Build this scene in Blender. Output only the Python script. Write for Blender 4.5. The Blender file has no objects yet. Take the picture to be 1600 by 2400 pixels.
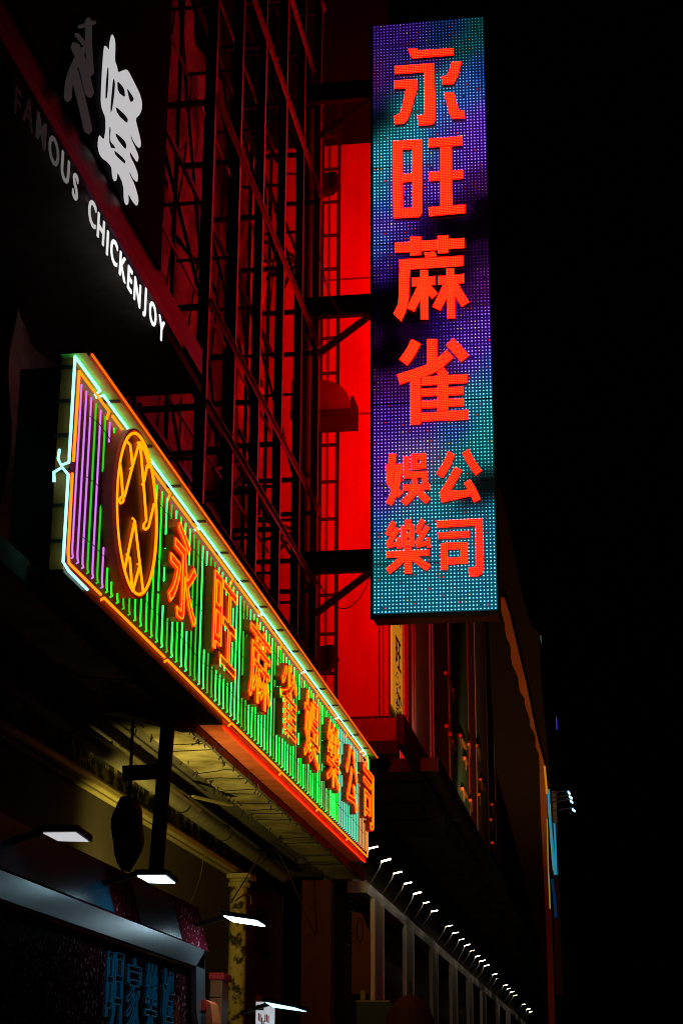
import bpy, math, random
import numpy as np
random.seed(7)
SC = bpy.context.scene
COL = SC.collection
# ---------------------------------------------------------------- camera, sky, moon, exposure
F_PX, PITCH, YAW, ROLL = 4165.9, 0.327425, 0.155280, 0.005759
EYE = np.array([0.0, 0.0, 1.6])
FW = np.array([-math.sin(YAW)*math.cos(PITCH), math.cos(YAW)*math.cos(PITCH), math.sin(PITCH)])
R0 = np.array([math.cos(YAW), math.sin(YAW), 0.0]); U0 = np.cross(R0, FW)
RT = math.cos(ROLL)*R0 + math.sin(ROLL)*U0
UP = -math.sin(ROLL)*R0 + math.cos(ROLL)*U0
cam = bpy.data.cameras.new("camera"); camo = bpy.data.objects.new("camera", cam); COL.objects.link(camo)
from mathutils import Matrix, Vector
M = Matrix(((RT[0], UP[0], -FW[0], EYE[0]), (RT[1], UP[1], -FW[1], EYE[1]), (RT[2], UP[2], -FW[2], EYE[2]), (0, 0, 0, 1)))
camo.matrix_world = M
cam.sensor_fit = 'VERTICAL'; cam.sensor_height = 36.0; cam.lens = 36.0*F_PX/2400.0
cam.clip_start = 0.05; cam.clip_end = 4000
SC.camera = camo
W = bpy.data.worlds.new("World"); SC.world = W; W.use_nodes = True
nt = W.node_tree; bg = nt.nodes["Background"]
sky = nt.nodes.new("ShaderNodeTexSky"); sky.sky_type = 'NISHITA'; sky.sun_disc = False
sky.sun_elevation = math.radians(-4); sky.sun_rotation = math.radians(200)
nt.links.new(sky.outputs[0], bg.inputs[0]); bg.inputs[1].default_value = 0.004
sun = bpy.data.lights.new("moonlight", 'SUN'); sun.energy = 0.004; sun.angle = math.radians(0.5); sun.color = (0.8, 0.85, 1.0)
suno = bpy.data.objects.new("moonlight", sun); COL.objects.link(suno); suno.rotation_euler = (math.radians(50), 0, math.radians(-30))
SC.view_settings.view_transform = 'Standard'; SC.view_settings.look = 'None'
SC.view_settings.exposure = 0.0; SC.view_settings.gamma = 1.0
SC.cycles.use_denoising = True; SC.cycles.max_bounces = 5; SC.cycles.diffuse_bounces = 3
SC.cycles.sample_clamp_indirect = 4.0; SC.cycles.caustics_reflective = False; SC.cycles.filter_width = 1.05

# ---------------------------------------------------------------- helpers
def ray(px, py):
    d = (px-800.0)/F_PX*RT + (1200.0-py)/F_PX*UP + FW
    return d
def at(axis, px, py, v):
    d = ray(px, py); t = (v-EYE[axis])/d[axis]; return EYE + t*d
def ax(px, py, X): return at(0, px, py, X)
def ay(px, py, Y): return at(1, px, py, Y)
def az(px, py, Z): return at(2, px, py, Z)
def proj(p):
    d = np.array(p, float)-EYE; z = d@FW
    return 800+F_PX*(d@RT)/z, 1200-F_PX*(d@UP)/z

def y_at_x(px, X, z):
    a, b_ = 0., 4000.
    for _ in range(50):
        m_ = (a+b_)/2
        if ax(px, m_, X)[2] > z: a = m_
        else: b_ = m_
    return ax(px, (a+b_)/2, X)[1]

class MB:
    def __init__(s): s.v = []; s.f = []; s.c = []; s.mi = []; s.m = 0; s.col = None
    def face(s, idx):
        s.f.append(idx); s.mi.append(s.m)
        s.c.append(s.col)
    def poly(s, pts):
        n = len(s.v); s.v += [tuple(map(float, p)) for p in pts]; s.face(list(range(n, n+len(pts))))
    def box(s, a, b):
        x0, y0, z0 = [min(a[i], b[i]) for i in range(3)]; x1, y1, z1 = [max(a[i], b[i]) for i in range(3)]
        n = len(s.v)
        s.v += [(x0,y0,z0),(x1,y0,z0),(x1,y1,z0),(x0,y1,z0),(x0,y0,z1),(x1,y0,z1),(x1,y1,z1),(x0,y1,z1)]
        for q in ((0,3,2,1),(4,5,6,7),(0,1,5,4),(1,2,6,5),(2,3,7,6),(3,0,4,7)): s.face([n+i for i in q])
        return s
    def beam(s, p, q, w, h, up=(0,0,1)):
        p = np.array(p, float); q = np.array(q, float); d = q-p; d /= np.linalg.norm(d)
        u = np.array(up, float)
        if abs(d@u) > .98: u = np.array([0., 1., 0.])
        r = np.cross(d, u); r /= np.linalg.norm(r); u = np.cross(r, d)
        n = len(s.v)
        for e in (p, q):
            for a, b in ((-1,-1),(1,-1),(1,1),(-1,1)): s.v.append(tuple(e+r*a*w/2+u*b*h/2))
        for k in ((3,2,1,0),(4,5,6,7),(0,1,5,4),(1,2,6,5),(2,3,7,6),(3,0,4,7)): s.face([n+i for i in k])
        return s
    def tube(s, pts, r, k=6, closed=False, cap=True):
        P = [np.array(p, float) for p in pts]; Q = [P[0]]
        for p in P[1:]:
            if np.linalg.norm(p-Q[-1]) > 1e-5: Q.append(p)
        if closed and np.linalg.norm(Q[0]-Q[-1]) < 1e-5: Q.pop()
        n = len(Q)
        if n < 2: return s
        rings = []; u = None
        for i in range(n):
            a = Q[(i-1) % n] if (closed or i > 0) else Q[i]
            b = Q[(i+1) % n] if (closed or i < n-1) else Q[i]
            t = b-a; L = np.linalg.norm(t)
            t = t/L if L > 1e-9 else np.array([0, 0, 1.])
            if u is None:
                u = np.cross(t, (0, 0, 1.))
                if np.linalg.norm(u) < .2: u = np.cross(t, (1., 0, 0))
            u = u-t*(u@t); u /= max(np.linalg.norm(u), 1e-9); w = np.cross(t, u)
            base = len(s.v)
            for j in range(k):
                an = 2*math.pi*j/k; s.v.append(tuple(Q[i]+r*(math.cos(an)*u+math.sin(an)*w)))
            rings.append(base)
        for i in range(n if closed else n-1):
            a, b = rings[i], rings[(i+1) % n]
            for j in range(k): s.face([a+j, a+(j+1) % k, b+(j+1) % k, b+j])
        if cap and not closed:
            s.face([rings[0]+j for j in reversed(range(k))]); s.face([rings[-1]+j for j in range(k)])
        return s
    def prism(s, pts, off):
        """closed polygon pts extruded by vector off"""
        n = len(pts); b = len(s.v); o = np.array(off, float)
        s.v += [tuple(map(float, p)) for p in pts]; s.v += [tuple(np.array(p, float)+o) for p in pts]
        s.face(list(reversed(range(b, b+n)))); s.face(list(range(b+n, b+2*n)))
        for i in range(n): s.face([b+i, b+(i+1) % n, b+n+(i+1) % n, b+n+i])
        return s
    def build(s, name, mat, parent=None, smooth=False, bevel=0):
        me = bpy.data.meshes.new(name); off = np.zeros(3); p = parent
        while p is not None: off += np.array(p.location); p = p.parent
        me.from_pydata([tuple(np.array(v)-off) for v in s.v], [], s.f)
        ms = mat if isinstance(mat, (list, tuple)) else [mat]
        for m in ms: me.materials.append(m)
        if len(ms) > 1: me.polygons.foreach_set("material_index", s.mi)
        if any(c is not None for c in s.c):
            at_ = me.color_attributes.new("Col", 'FLOAT_COLOR', 'CORNER')
            i = 0
            for f, c in zip(s.f, s.c):
                c = c or (0, 0, 0)
                if isinstance(c[0], (tuple, list)):
                    for k in range(len(f)): at_.data[i].color = (*c[k], 1); i += 1
                else:
                    for k in range(len(f)): at_.data[i].color = (*c, 1); i += 1
        if smooth: me.polygons.foreach_set("use_smooth", [True]*len(me.polygons))
        me.update(); o = bpy.data.objects.new(name, me); COL.objects.link(o)
        if parent is not None: o.parent = parent
        if bevel:
            b = o.modifiers.new("bevel", 'BEVEL'); b.width = bevel; b.segments = 2; b.limit_method = 'ANGLE'
        return o

def thing(name, label, cat, loc=(0, 0, 0), group=None):
    o = bpy.data.objects.new(name, None); COL.objects.link(o); o.location = tuple(map(float, loc)); o.empty_display_size = .3
    o["label"] = label; o["category"] = cat
    if group: o["group"] = group
    return o
def tag(o, label, cat, group=None, kind=None):
    if kind: o["kind"] = kind
    if label: o["label"] = label
    if cat: o["category"] = cat
    if group: o["group"] = group
    return o
def struct(name, mb, mat):
    o = mb.build(name, mat); o["kind"] = "structure"; return o
def dup(root, delta, label):
    r = root.copy(); COL.objects.link(r); r.location = Vector(root.location)+Vector(delta); r["label"] = label
    for ch in list(root.children):
        c = ch.copy(); COL.objects.link(c); c.parent = r
        for g in list(ch.children):
            d = g.copy(); COL.objects.link(d); d.parent = c
    return r

# ---------------------------------------------------------------- materials
def mat(name, col, rough=.6, metal=0., var=.35, scale=6., bump=.15, col2=None, stretch=None, thr=None, spec=.5):
    m = bpy.data.materials.new(name); m.use_nodes = True; n = m.node_tree.nodes; l = m.node_tree.links
    b = n["Principled BSDF"]; b.inputs["Roughness"].default_value = rough; b.inputs["Metallic"].default_value = metal
    b.inputs["Specular IOR Level"].default_value = spec
    tc = n.new("ShaderNodeTexCoord"); mp = n.new("ShaderNodeMapping"); l.new(tc.outputs["Object"], mp.inputs[0])
    if stretch: mp.inputs["Scale"].default_value = stretch
    tx = n.new("ShaderNodeTexNoise"); tx.inputs["Scale"].default_value = scale; tx.inputs["Detail"].default_value = 7; tx.inputs["Roughness"].default_value = .62
    l.new(mp.outputs[0], tx.inputs["Vector"])
    rp = n.new("ShaderNodeValToRGB"); l.new(tx.outputs["Fac"], rp.inputs[0])
    lo, hi = thr or (.32, .68); rp.color_ramp.elements[0].position = lo; rp.color_ramp.elements[1].position = hi
    c2 = col2 or tuple(c*(1-var) for c in col)
    rp.color_ramp.elements[0].color = (*c2, 1); rp.color_ramp.elements[1].color = (*col, 1)
    l.new(rp.outputs[0], b.inputs["Base Color"])
    if bump:
        bp = n.new("ShaderNodeBump"); bp.inputs["Strength"].default_value = bump; bp.inputs["Distance"].default_value = .02
        l.new(tx.outputs["Fac"], bp.inputs["Height"]); l.new(bp.outputs[0], b.inputs["Normal"])
    return m
def emit(name, col, st=1., sample=True, base=None):
    m = bpy.data.materials.new(name); m.use_nodes = True; b = m.node_tree.nodes["Principled BSDF"]
    b.inputs["Base Color"].default_value = (*(base or (.004, .004, .004)), 1); b.inputs["Roughness"].default_value = .6; b.inputs["Specular IOR Level"].default_value = .1
    b.inputs["Emission Color"].default_value = (*col, 1); b.inputs["Emission Strength"].default_value = st
    m.cycles.emission_sampling = 'AUTO' if sample else 'NONE'
    return m
def emit_attr(name, st=1., sample=False, base=(.02, .02, .025)):
    m = emit(name, (1, 1, 1), st, sample, base); n = m.node_tree.nodes
    a = n.new("ShaderNodeAttribute"); a.attribute_name = "Col"
    m.node_tree.links.new(a.outputs["Color"], n["Principled BSDF"].inputs["Emission Color"])
    return m

STEEL = mat("dark_painted_steel", (.06, .05, .05), .55, .3, .5, 9, .2)
STEEL_R = mat("red_lit_steel", (.7, .15, .14), .5, .2, .5, 9, .2)  # red spill from the LED sign painted into the steel colour
BLACK = mat("black_metal", (.02, .02, .022), .6, .2, .4, 5)
CONC = mat("old_cream_concrete", (.55, .47, .28), .85, 0, .3, 1.7, .7, col2=(.20, .15, .08), thr=(.36, .6))
CONCD = mat("stained_concrete", (.16, .14, .12), .9, 0, .5, 2.5, .5)
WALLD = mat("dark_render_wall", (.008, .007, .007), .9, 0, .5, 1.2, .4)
ASPH = mat("asphalt", (.05, .05, .05), .9, 0, .4, 30, .4)
PAVE = mat("paving", (.18, .17, .16), .85, 0, .3, 8, .3)
REDW = mat("red_painted_wall", (.72, .05, .04), .7, 0, .32, 1.1, .2, stretch=(1.6, 1, .3))
TARP = mat("woven_tarpaulin", (.85, .40, .38), .7, 0, .75, 1.6, 1.0, stretch=(1, 1, 1))
FLAKE = mat("flaking_cream_paint", (.62, .50, .22), .8, 0, 0, 7, .8, col2=(.05, .04, .03), thr=(.42, .52))
CREAM = mat("cream_gloss_paint", (.42, .35, .15), .5, 0, .25, 5, .3)
GREY = mat("grey_pvc_pipe", (.26, .24, .19), .5, 0, .35, 6, .3)
ZINC = mat("zinc_sheet", (.5, .5, .52), .35, .8, .3, 5, .2)
PILAST = mat("pale_stone", (.50, .44, .42), .8, 0, .25, 3, .3)
BROWN = mat("brown_cladding", (.28, .10, .06), .6, 0, .3, 1.5, .2)
GREENW = mat("dark_green_sign_paint", (.03, .11, .07), .5, 0, .4, 2, .2)
CHAN = mat("channel_letter_paint", (.75, .14, .05), .55, .1, .3, 5, .1)
REDFACE = mat("red_letter_face", (.85, .06, .04), .45, 0, .1, 5, .05)
TRAY = mat("sign_tray_paint", (.30, .14, .05), .6, 0, .45, 4, .15)
HOODM = mat("green_glow_hood", (.34, .85, .10), .6, 0, .3, 5, .2)  # green tube glow painted into the hood colour
SIDEM = mat("orange_glow_sign_side", (.75, .20, .04), .6, 0, .45, 4, .2)  # orange tube reflection carried by the side panel's colour

T_ORANGE = emit("neon_orange", (6.0, .42, .006), 1.0)
T_YELLOW = emit("neon_amber", (2.2, .50, .003), 1.0)
T_CYAN = emit("neon_ice_blue", (.62, 2.2, 1.9), 1.0)
T_GREEN = emit("neon_green", (.01, 1.5, .03), 1.0)
T_MINT = emit("neon_mint_green", (.06, 2.4, .28), 1.0)
T_DIMG = emit("neon_tired_green", (.03, .65, .02), 1.0)
T_PURPLE = emit("neon_lilac", (.75, .22, 1.0), 1.0)
T_BLUEW = emit("neon_pale_blue", (.16, .95, .55), 1.0)
T_WARM = emit("neon_warm_white", (.8, .36, .12), 1.0)
T_RED = emit("added_red_glow", (4.5, .05, .006), 1.0)
T_OFF = mat("unlit_glass_tube", (.55, .22, .13), .25, 0, .2, 5, 0)

# ---------------------------------------------------------------- setting
struct("ground", MB().box((-400, -60, -.3), (400, 900, -.02)), ASPH)
struct("road", MB().box((-1.2, -60, -.019), (9, 900, -.002)), ASPH)
struct("pavement", MB().box((-8, -60, -.019), (-1.2, 900, .13)), PAVE)
mk = MB()
for k in range(40): mk.box((3.9, -40+k*9, .001), (4.02, -36+k*9, .003))
struct("lane_marking", mk, mat("white_road_paint", (.75, .75, .72), .7))

# ---------------------------------------------------------------- old tenement on the left (wall, canopy)
XS = -4.45                                     # neon tube plane
yL = ax(161, 1314, XS)[1]; yR = ax(861, 2010, XS)[1]
zB = ax(500, 1652, XS)[2]; zO = ax(400.8, 1160, XS)[2]; zC = ax(564, 1366.6, XS)[2]
zB = (ax(161.6, 1314, XS)[2]+ax(860, 2010, XS)[2])/2
print("neon sign y %.2f..%.2f z %.2f..%.2f cyan %.2f" % (yL, yR, zB, zO, zC))
tb = thing("tenement_building", "dark old tenement wall rising behind the steel scaffold frame", "building", (-8, 20, 0))
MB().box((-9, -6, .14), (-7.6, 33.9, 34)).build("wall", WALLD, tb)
for k in range(5):
    y = 3+k*6.1
    for z in (16.5, 20, 23.5):
        w = MB(); w.box((-7.62, y, z), (-7.55, y+1.6, z+.08)); w.box((-7.62, y, z+1.5), (-7.55, y+1.6, z+1.58))
        w.box((-7.62, y, z+.08), (-7.55, y+.08, z+1.5)); w.box((-7.62, y+1.52, z+.08), (-7.55, y+1.6, z+1.5))
        f = w.build("window", STEEL, tb); MB().box((-7.61, y+.08, z+.08), (-7.58, y+1.52, z+1.5)).build("pane", BLACK, f)
# concrete canopy slab right under the neon sign
zS = zB-.14
sl = thing("concrete_canopy", "stained yellowish concrete canopy slab under the neon sign", "canopy", (-5.8, 24, zS))
cs = MB(); cs.box((-5.42, 12.5, zS), (-4.84, 33.6, zS+.16)); cs.build("slab", CONC, sl)
ce = MB(); ce.box((-4.839, 12.5, zS-.04), (-4.79, 33.6, zS+.17)); ce.build("edge_beam", CONCD, sl)
cm = MB()
random.seed(3)
for k in range(170):
    y = random.uniform(15, 33.4); x = random.choice([-4.82, -4.83, -5.39])+random.gauss(0, .03)
    l = random.uniform(.02, .11)
    cm.tube([(x, y, zS-.01), (x+random.gauss(0, .04), y+random.gauss(0, .05), zS-.03-l*.6)], .009, 3)
cm.build("ragged_moss", BLACK, sl)["kind"] = "stuff"
for k in range(16):
    ck = MB()
    y = random.uniform(16, 33); x = -5.4
    pts = [(x, y, zS-.004)]
    while x < -4.95:
        x += random.uniform(.1, .3); y += random.gauss(0, .07); pts.append((x, y, zS-.004))
    ck.tube(pts, .008, 3)
    ck.build("crack", BLACK, sl)
bmb = MB(); bmb.box((-7.6, 12.5, zS+.05), (-5.425, 33.6, zS+.3)); bmb.build("wall_beam", CONCD, sl)

# ---------------------------------------------------------------- fried chicken restaurant sign, upper left
XR = -5.3
fs = thing("restaurant_sign", "dark restaurant signboard with white brush characters and white capital letters beneath", "sign", (XR, 18, 11))
yE = ax(476, 800, XR)[1]
zs1 = ax(400, 745, XR)[2]; 
def linez(p, X): return ax(p[0], p[1], X)[2]
z_strip_b = linez((379, 743), XR); z_strip_t = linez((394, 743), XR)
z_band_t = linez((470, 742), XR)
XU = -5.27
z_up = linez((366, 614), XU)
print("rest sign", yE, z_strip_b, z_strip_t, z_band_t, z_up)
zbt = z_up
DARKPAN = mat("black_acrylic_panel", (.004, .004, .006), .9, 0, .3, 3, 0, spec=.02)
REDFAS = mat("red_fascia_paint", (.055, .006, .006), .5, 0, .3, 2, .1)
STRIPM = mat("pink_fascia_strip", (.40, .12, .26), .5, 0, .5, 4, .1, stretch=(1, 3, 1))
MB().box((XU, 6, z_up), (XU-1.2, y_at_x(383, XU, z_up+.8), z_up+5)).build("upper_panel", DARKPAN, fs)
MB().box((XR, 6, z_strip_t), (XR-.3, yE, zbt-.01)).build("red_fascia", REDFAS, fs)
MB().box((XR+.03, 6, z_strip_b), (XR-.27, yE-1.2, z_strip_t-.003)).build("fascia_strip", STRIPM, fs)
MB().box((XR-.002, 6, z_strip_b-.12), (XR-1.9, yE-.01, z_strip_b-.004)).build("soffit", CONCD, fs)
# capital letters, each a lit channel letter
def text_splines(ch, size=1.0, n=6):
    c = bpy.data.curves.new("t", 'FONT'); c.body = ch; c.size = size; c.resolution_u = n
    o = bpy.data.objects.new("t", c); COL.objects.link(o); bpy.context.view_layer.update()
    dg = bpy.context.evaluated_depsgraph_get(); oe = o.evaluated_get(dg); cu = oe.to_curve(dg)
    out = []
    for s in cu.splines:
        pts = []
        if s.type == 'BEZIER':
            bp = s.bezier_points; m = len(bp)
            for i in range(m):
                a, b = bp[i], bp[(i+1) % m]
                p0, p1, p2, p3 = [np.array(q)[:2] for q in (a.co, a.handle_right, b.handle_left, b.co)]
                straight = abs(np.cross(p3-p0, p1-p0)) < 1e-5 and abs(np.cross(p3-p0, p2-p0)) < 1e-5
                for k in range(1 if straight else 4):
                    t = k/4; pts.append((1-t)**3*p0+3*(1-t)**2*t*p1+3*(1-t)*t*t*p2+t**3*p3)
        else:
            pts = [np.array(p.co)[:2] for p in s.points]
        out.append(pts)
    oe.to_curve_clear(); bpy.data.objects.remove(o); bpy.data.curves.remove(c)
    return out
def text_mesh(ch, offset=0., extrude=0., size=1.0, res=3):
    c = bpy.data.curves.new("t", 'FONT'); c.body = ch; c.size = size; c.offset = offset; c.extrude = extrude; c.resolution_u = res
    o = bpy.data.objects.new("t", c); COL.objects.link(o); bpy.context.view_layer.update()
    dg = bpy.context.evaluated_depsgraph_get(); oe = o.evaluated_get(dg); me = oe.to_mesh()
    v = [tuple(q.co) for q in me.vertices]; f = [list(p.vertices) for p in me.polygons]
    oe.to_mesh_clear(); bpy.data.objects.remove(o); bpy.data.curves.remove(c)
    return v, f
def place_text(mb, ch, O, ex, ez, en, offset=0., extrude=0., mats=False):
    """unit glyph box -> O + x*ex + y*ez, depth along en; with mats the front faces get material 1"""
    v, f = text_mesh(ch, offset, extrude); O, ex, ez, en = [np.array(a, float) for a in (O, ex, ez, en)]
    b = len(mb.v); mb.v += [tuple(O+p[0]*ex+p[1]*ez+p[2]*en) for p in v]
    for q in f:
        if mats: mb.m = 1 if all(v[i][2] > extrude-1e-4 for i in q) else 0
        mb.face([b+i for i in q])
    mb.m = 0
LET = "FAMOUSCHICKENJOY"
# measured centres (crop px / 2.868): letter centre x,y
lc = [(128, 690), (200, 760), (286, 880), (371, 1015), (447, 1135), (515, 1255),
      (628, 1432), (686, 1540), (730, 1632), (774, 1692), (832, 1795), (880, 1878), (930, 1965), (980, 2030), (1034, 2110), (1092, 2215)]
brt = [.0, .003, .010, .05, .14, .26, .45, .6, .75, .85, .9, .95, .95, 1., 1., 1.]  # vignetting imitated by dimming the letters towards the left
zbas = linez((1085/2.868, 2285/2.868), XR+.06); ztop = linez((1085/2.868+7, 2150/2.868), XR+.06)
hts = .0
LH = linez((600/2.868, 1340/2.868), XR+.06)
# height from letter C: top (620,1335) bottom (632,1530)
hC = linez((622/2.868, 1335/2.868), XR+.06)-linez((632/2.868, 1530/2.868), XR+.06)
zl = linez((632/2.868, 1530/2.868), XR+.06)
print("letters", zbas, ztop, hC, zl)
for i, (ch, (cx, cy)) in enumerate(zip(LET, lc)):
    c = ax(cx/2.868, cy/2.868, XR+.06)
    mb = MB(); gb = np.array(text_mesh(ch)[0]); gc = (gb.min(0)+gb.max(0))/2; sc_ = hC/.70
    O = (XR+.05, c[1]-gc[0]*sc_*1.02, c[2]-gc[1]*sc_)
    place_text(mb, ch, O, (0, sc_*1.02, 0), (0, 0, sc_), (1, 0, 0), .008, .006)
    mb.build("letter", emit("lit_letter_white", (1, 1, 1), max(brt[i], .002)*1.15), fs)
# brush characters: traced outlines standing off the upper panel
def crop1(p): return p[0]/2.868, p[1]/2.868
bee = [  # bold brush strokes of the character, crop px outline
 [(745,225),(772,270),(775,420),(800,520),(790,740),(775,885),(735,850),(740,980),(780,1010),(840,1100),(860,1080),(800,990),(790,900),(850,830),(790,740),(800,600),(840,660),(830,560),(800,520),(800,480),(852,465),(910,570),(955,680),(950,750),(912,795),(948,970),(935,1000),(880,920),(880,905),(935,1040),(930,1095),(875,1015),(870,1040),(928,1160),(922,1228),(872,1150),(880,1200),(935,1330),(922,1390),(860,1300),(790,1150),(740,1100),(680,1050),(658,970),(668,905),(700,940),(714,800),(680,690),(690,520),(700,310),(738,350)]]
XB = XU+.04
# stroke version (keeps the counters open)
bst = [((760,240),(757,420),(775,560),62),((712,330),(700,560),(700,700),36),((705,500),(770,500),(765,700),(775,870),36),((700,700),(760,740),34),
       ((735,700),(728,990),44),((690,940),(700,1040),(770,1110),(860,1250),(915,1370),60),((840,480),(900,600),(935,700),(880,760),(820,740),56),
       ((815,520),(815,640),(830,730),34),((810,690),(880,680),30),((800,770),(850,830),(925,985),46),((830,850),(900,1000),(920,1080),40),((800,900),(860,1080),(910,1215),42),
       ((880,780),(870,900),(868,1060),(880,1200),34),((770,1120),(775,1215),30),((848,1240),(850,1375),32),((790,900),(840,1010),36)]
def ribbon(mb, pts, w, X, th):
    P = [np.array(p, float) for p in pts]; L = []; Rr = []
    for i, p in enumerate(P):
        a = P[max(i-1, 0)]; b = P[min(i+1, len(P)-1)]; t = (b-a)/np.linalg.norm(b-a); nn = np.array([-t[1], t[0]])
        ww = w*(.75 if i in (0, len(P)-1) else 1.)
        L.append(p+nn*ww/2); Rr.append(p-nn*ww/2)
    tip0 = P[0]-(P[1]-P[0])/np.linalg.norm(P[1]-P[0])*w*.35; tip1 = P[-1]+(P[-1]-P[-2])/np.linalg.norm(P[-1]-P[-2])*w*.35
    out = [tip0]+L+[tip1]+Rr[::-1]
    wpts = [ax(q[0]/2.868, q[1]/2.868, X) for q in out]
    mb.prism([(X-th, q[1], q[2]) for q in wpts], (th, 0, 0))
def smooth_pts(pts):
    P = [np.array(p, float) for p in pts]
    for _ in range(2):
        if len(P) < 3: break
        Q = [P[0]]
        for a, b in zip(P[:-1], P[1:]): Q += [a*.75+b*.25, a*.25+b*.75]
        Q.append(P[-1]); P = Q
    return P
BEE = [[(752,225),(770,255),(776,300),(772,410),(785,440),(795,490),(815,478),(852,465),(870,490),(905,560),(940,630),(955,690),(953,740),(935,775),(910,797),(925,860),(943,930),(948,975),(938,998),(915,975),(890,930),(878,885),(880,930),(905,985),(933,1050),(925,1095),(895,1050),(874,1015),(872,1045),(905,1110),(928,1170),(925,1228),(895,1200),(872,1150),(870,1170),(905,1240),(933,1340),(922,1390),(890,1350),(862,1295),(865,1365),(850,1382),(835,1350),(832,1240),(790,1150),(785,1210),(770,1220),(757,1190),(752,1120),(720,1085),(690,1065),(668,1030),(658,970),(668,908),(680,920),(700,942),(712,880),(712,790),(690,740),(680,690),(682,600),(690,450),(700,320),(710,305),(735,340),(738,290)],
 [(722,455),(730,475),(724,640),(712,662),(714,560)], [(760,535),(771,560),(767,640),(755,746),(747,735),(752,640)], [(797,545),(830,592),(835,652),(800,618)], [(860,588),(896,660),(890,678),(875,682)],
 [(790,715),(848,788),(846,828),(800,770)], [(740,860),(750,868),(745,945),(765,975),(770,992),(741,984)], [(790,895),(830,940),(842,972),(836,1003),(795,930)], [(780,1010),(832,1072),(832,1102),(786,1045)]]
def fill_mesh(polys, extrude):
    c = bpy.data.curves.new("t", 'CURVE'); c.dimensions = '2D'; c.fill_mode = 'BOTH'; c.extrude = extrude
    for q in polys:
        n = len(q); P = [np.array(p, float) for p in q]; Q = []
        for i in range(n): Q += [P[i-1]*.22+P[i]*.78, P[i]*.78+P[(i+1) % n]*.22]
        sp = c.splines.new('POLY'); sp.points.add(len(Q)-1); sp.use_cyclic_u = True
        for i, p in enumerate(Q): sp.points[i].co = (p[0], p[1], 0, 1)
    o = bpy.data.objects.new("t", c); COL.objects.link(o); bpy.context.view_layer.update()
    oe = o.evaluated_get(bpy.context.evaluated_depsgraph_get()); me = oe.to_mesh()
    v = [tuple(q.co) for q in me.vertices]; f = [list(p.vertices) for p in me.polygons]
    oe.to_mesh_clear(); bpy.data.objects.remove(o); bpy.data.curves.remove(c); return v, f
loc_ = [[tuple(ax(p[0]/2.868, p[1]/2.868, XB)[1:]) for p in q] for q in [[tuple(np.array(p, float) if k == 0 else (np.array(p, float)-np.mean(Q_, 0))*np.array([1.55, 1.15])+np.mean(Q_, 0)) for p in Q_] for k, Q_ in enumerate(BEE)]]
v, f = fill_mesh(loc_, .003); mb = MB(); mb.v = [(XB+p[2], p[0], p[1]) for p in v]
for q in f: mb.face(q)
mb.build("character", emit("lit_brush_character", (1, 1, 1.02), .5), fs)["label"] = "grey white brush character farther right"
mb = MB()
for k, s in enumerate([((600,130),(600,300),(615,500),40),((505,300),(560,420),(610,640),56),((560,330),(470,520),(460,670),46),((500,470),(560,700),(600,885),52),((520,230),(600,330),34),((540,180),(640,150),34)]):
    ribbon(mb, smooth_pts(s[:-1]), s[-1], XB+k*.0015, .012)
mb.build("character", emit("dim_brush_character", (1, 1, 1), .018), fs)["label"] = "brush character dimmed to imitate vignetting"  # weak glow stands in for corner darkening

# ---------------------------------------------------------------- neon sign
NS = thing("neon_sign", "long neon sign of red Chinese characters over green tubes with a round amber disc", "neon sign", (-4.6, yL, zB))
XP = -4.52
pm = MB(); pm.box((XP-.05, yL-.02, zB-.02), (XP, yR+.02, zC+.05)); pm.build("back_panel", TRAY, NS)
z_lip = ax(518, 1262, -4.28)[2]
zH = zC+.026
print("hood", zH, zC)
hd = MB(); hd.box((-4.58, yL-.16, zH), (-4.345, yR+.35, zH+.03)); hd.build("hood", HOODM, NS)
MB().box((-4.344, yL-.12, zH-.012), (-4.325, yR+.35, zH+.032)).build("hood_lip", STEEL_R, NS)
lt = MB()
lt.tube([(-4.312, yL-.10, zH+.008), (-4.312, yR+.33, zH+.008)], .013, 6)
lt.build("hood_tube", emit("neon_dim_orange", (1.0, .16, .004), .9), NS)["label"] = "dim orange tube along the hood lip"
y = yL+.9
while y < yR:
    rb = MB(); rb.box((-4.5, y, zH-.022), (-4.346, y+.035, zH-.002)); rb.build("hood_rib", STEEL, NS); y += 1.17
MB().box((-4.59, yL-.075, zB-.08), (-4.47, yL-.04, zH-.003)).build("side_panel", SIDEM, NS)
for k in range(6):
    z = zB+.15+k*(zO-zB)/5.5
    MB().box((-4.60, yL-.135, z), (-4.45, yL-.078, z+.015)).build("side_clamp", STEEL, NS)
# back frame box and underside
bx = MB(); bx.box((-5.0, yL+.05, zB+.02), (XP-.055, yR, zC)); bx.build("housing", BLACK, NS)
ub = MB(); ub.box((-4.78, yL-.05, zB-.10), (-4.47, (yL+yR)/2-2.9, zB-.025)); ub.build("bottom_tray", STEEL, NS)
UND = mat("red_glow_underside", (.75, .16, .08), .6, 0, .4, 4, .3)  # red glow under the right half put into the tray colour
ym = ax(514, 1690, -4.6)[1]
ub = MB(); ub.box((-4.78, (yL+yR)/2-2.895, zB-.07), (-4.48, yR+.05, zB-.025)); ub.build("bottom_tray", UND, NS)
# border tubes
xT = XS+.004
def tube_part(name, pts, r, m, k=6, parent=NS, lab=None):
    o = MB().tube(pts, r, k).build(name, m, parent, smooth=True)
    if lab: o["label"] = lab
    return o
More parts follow.
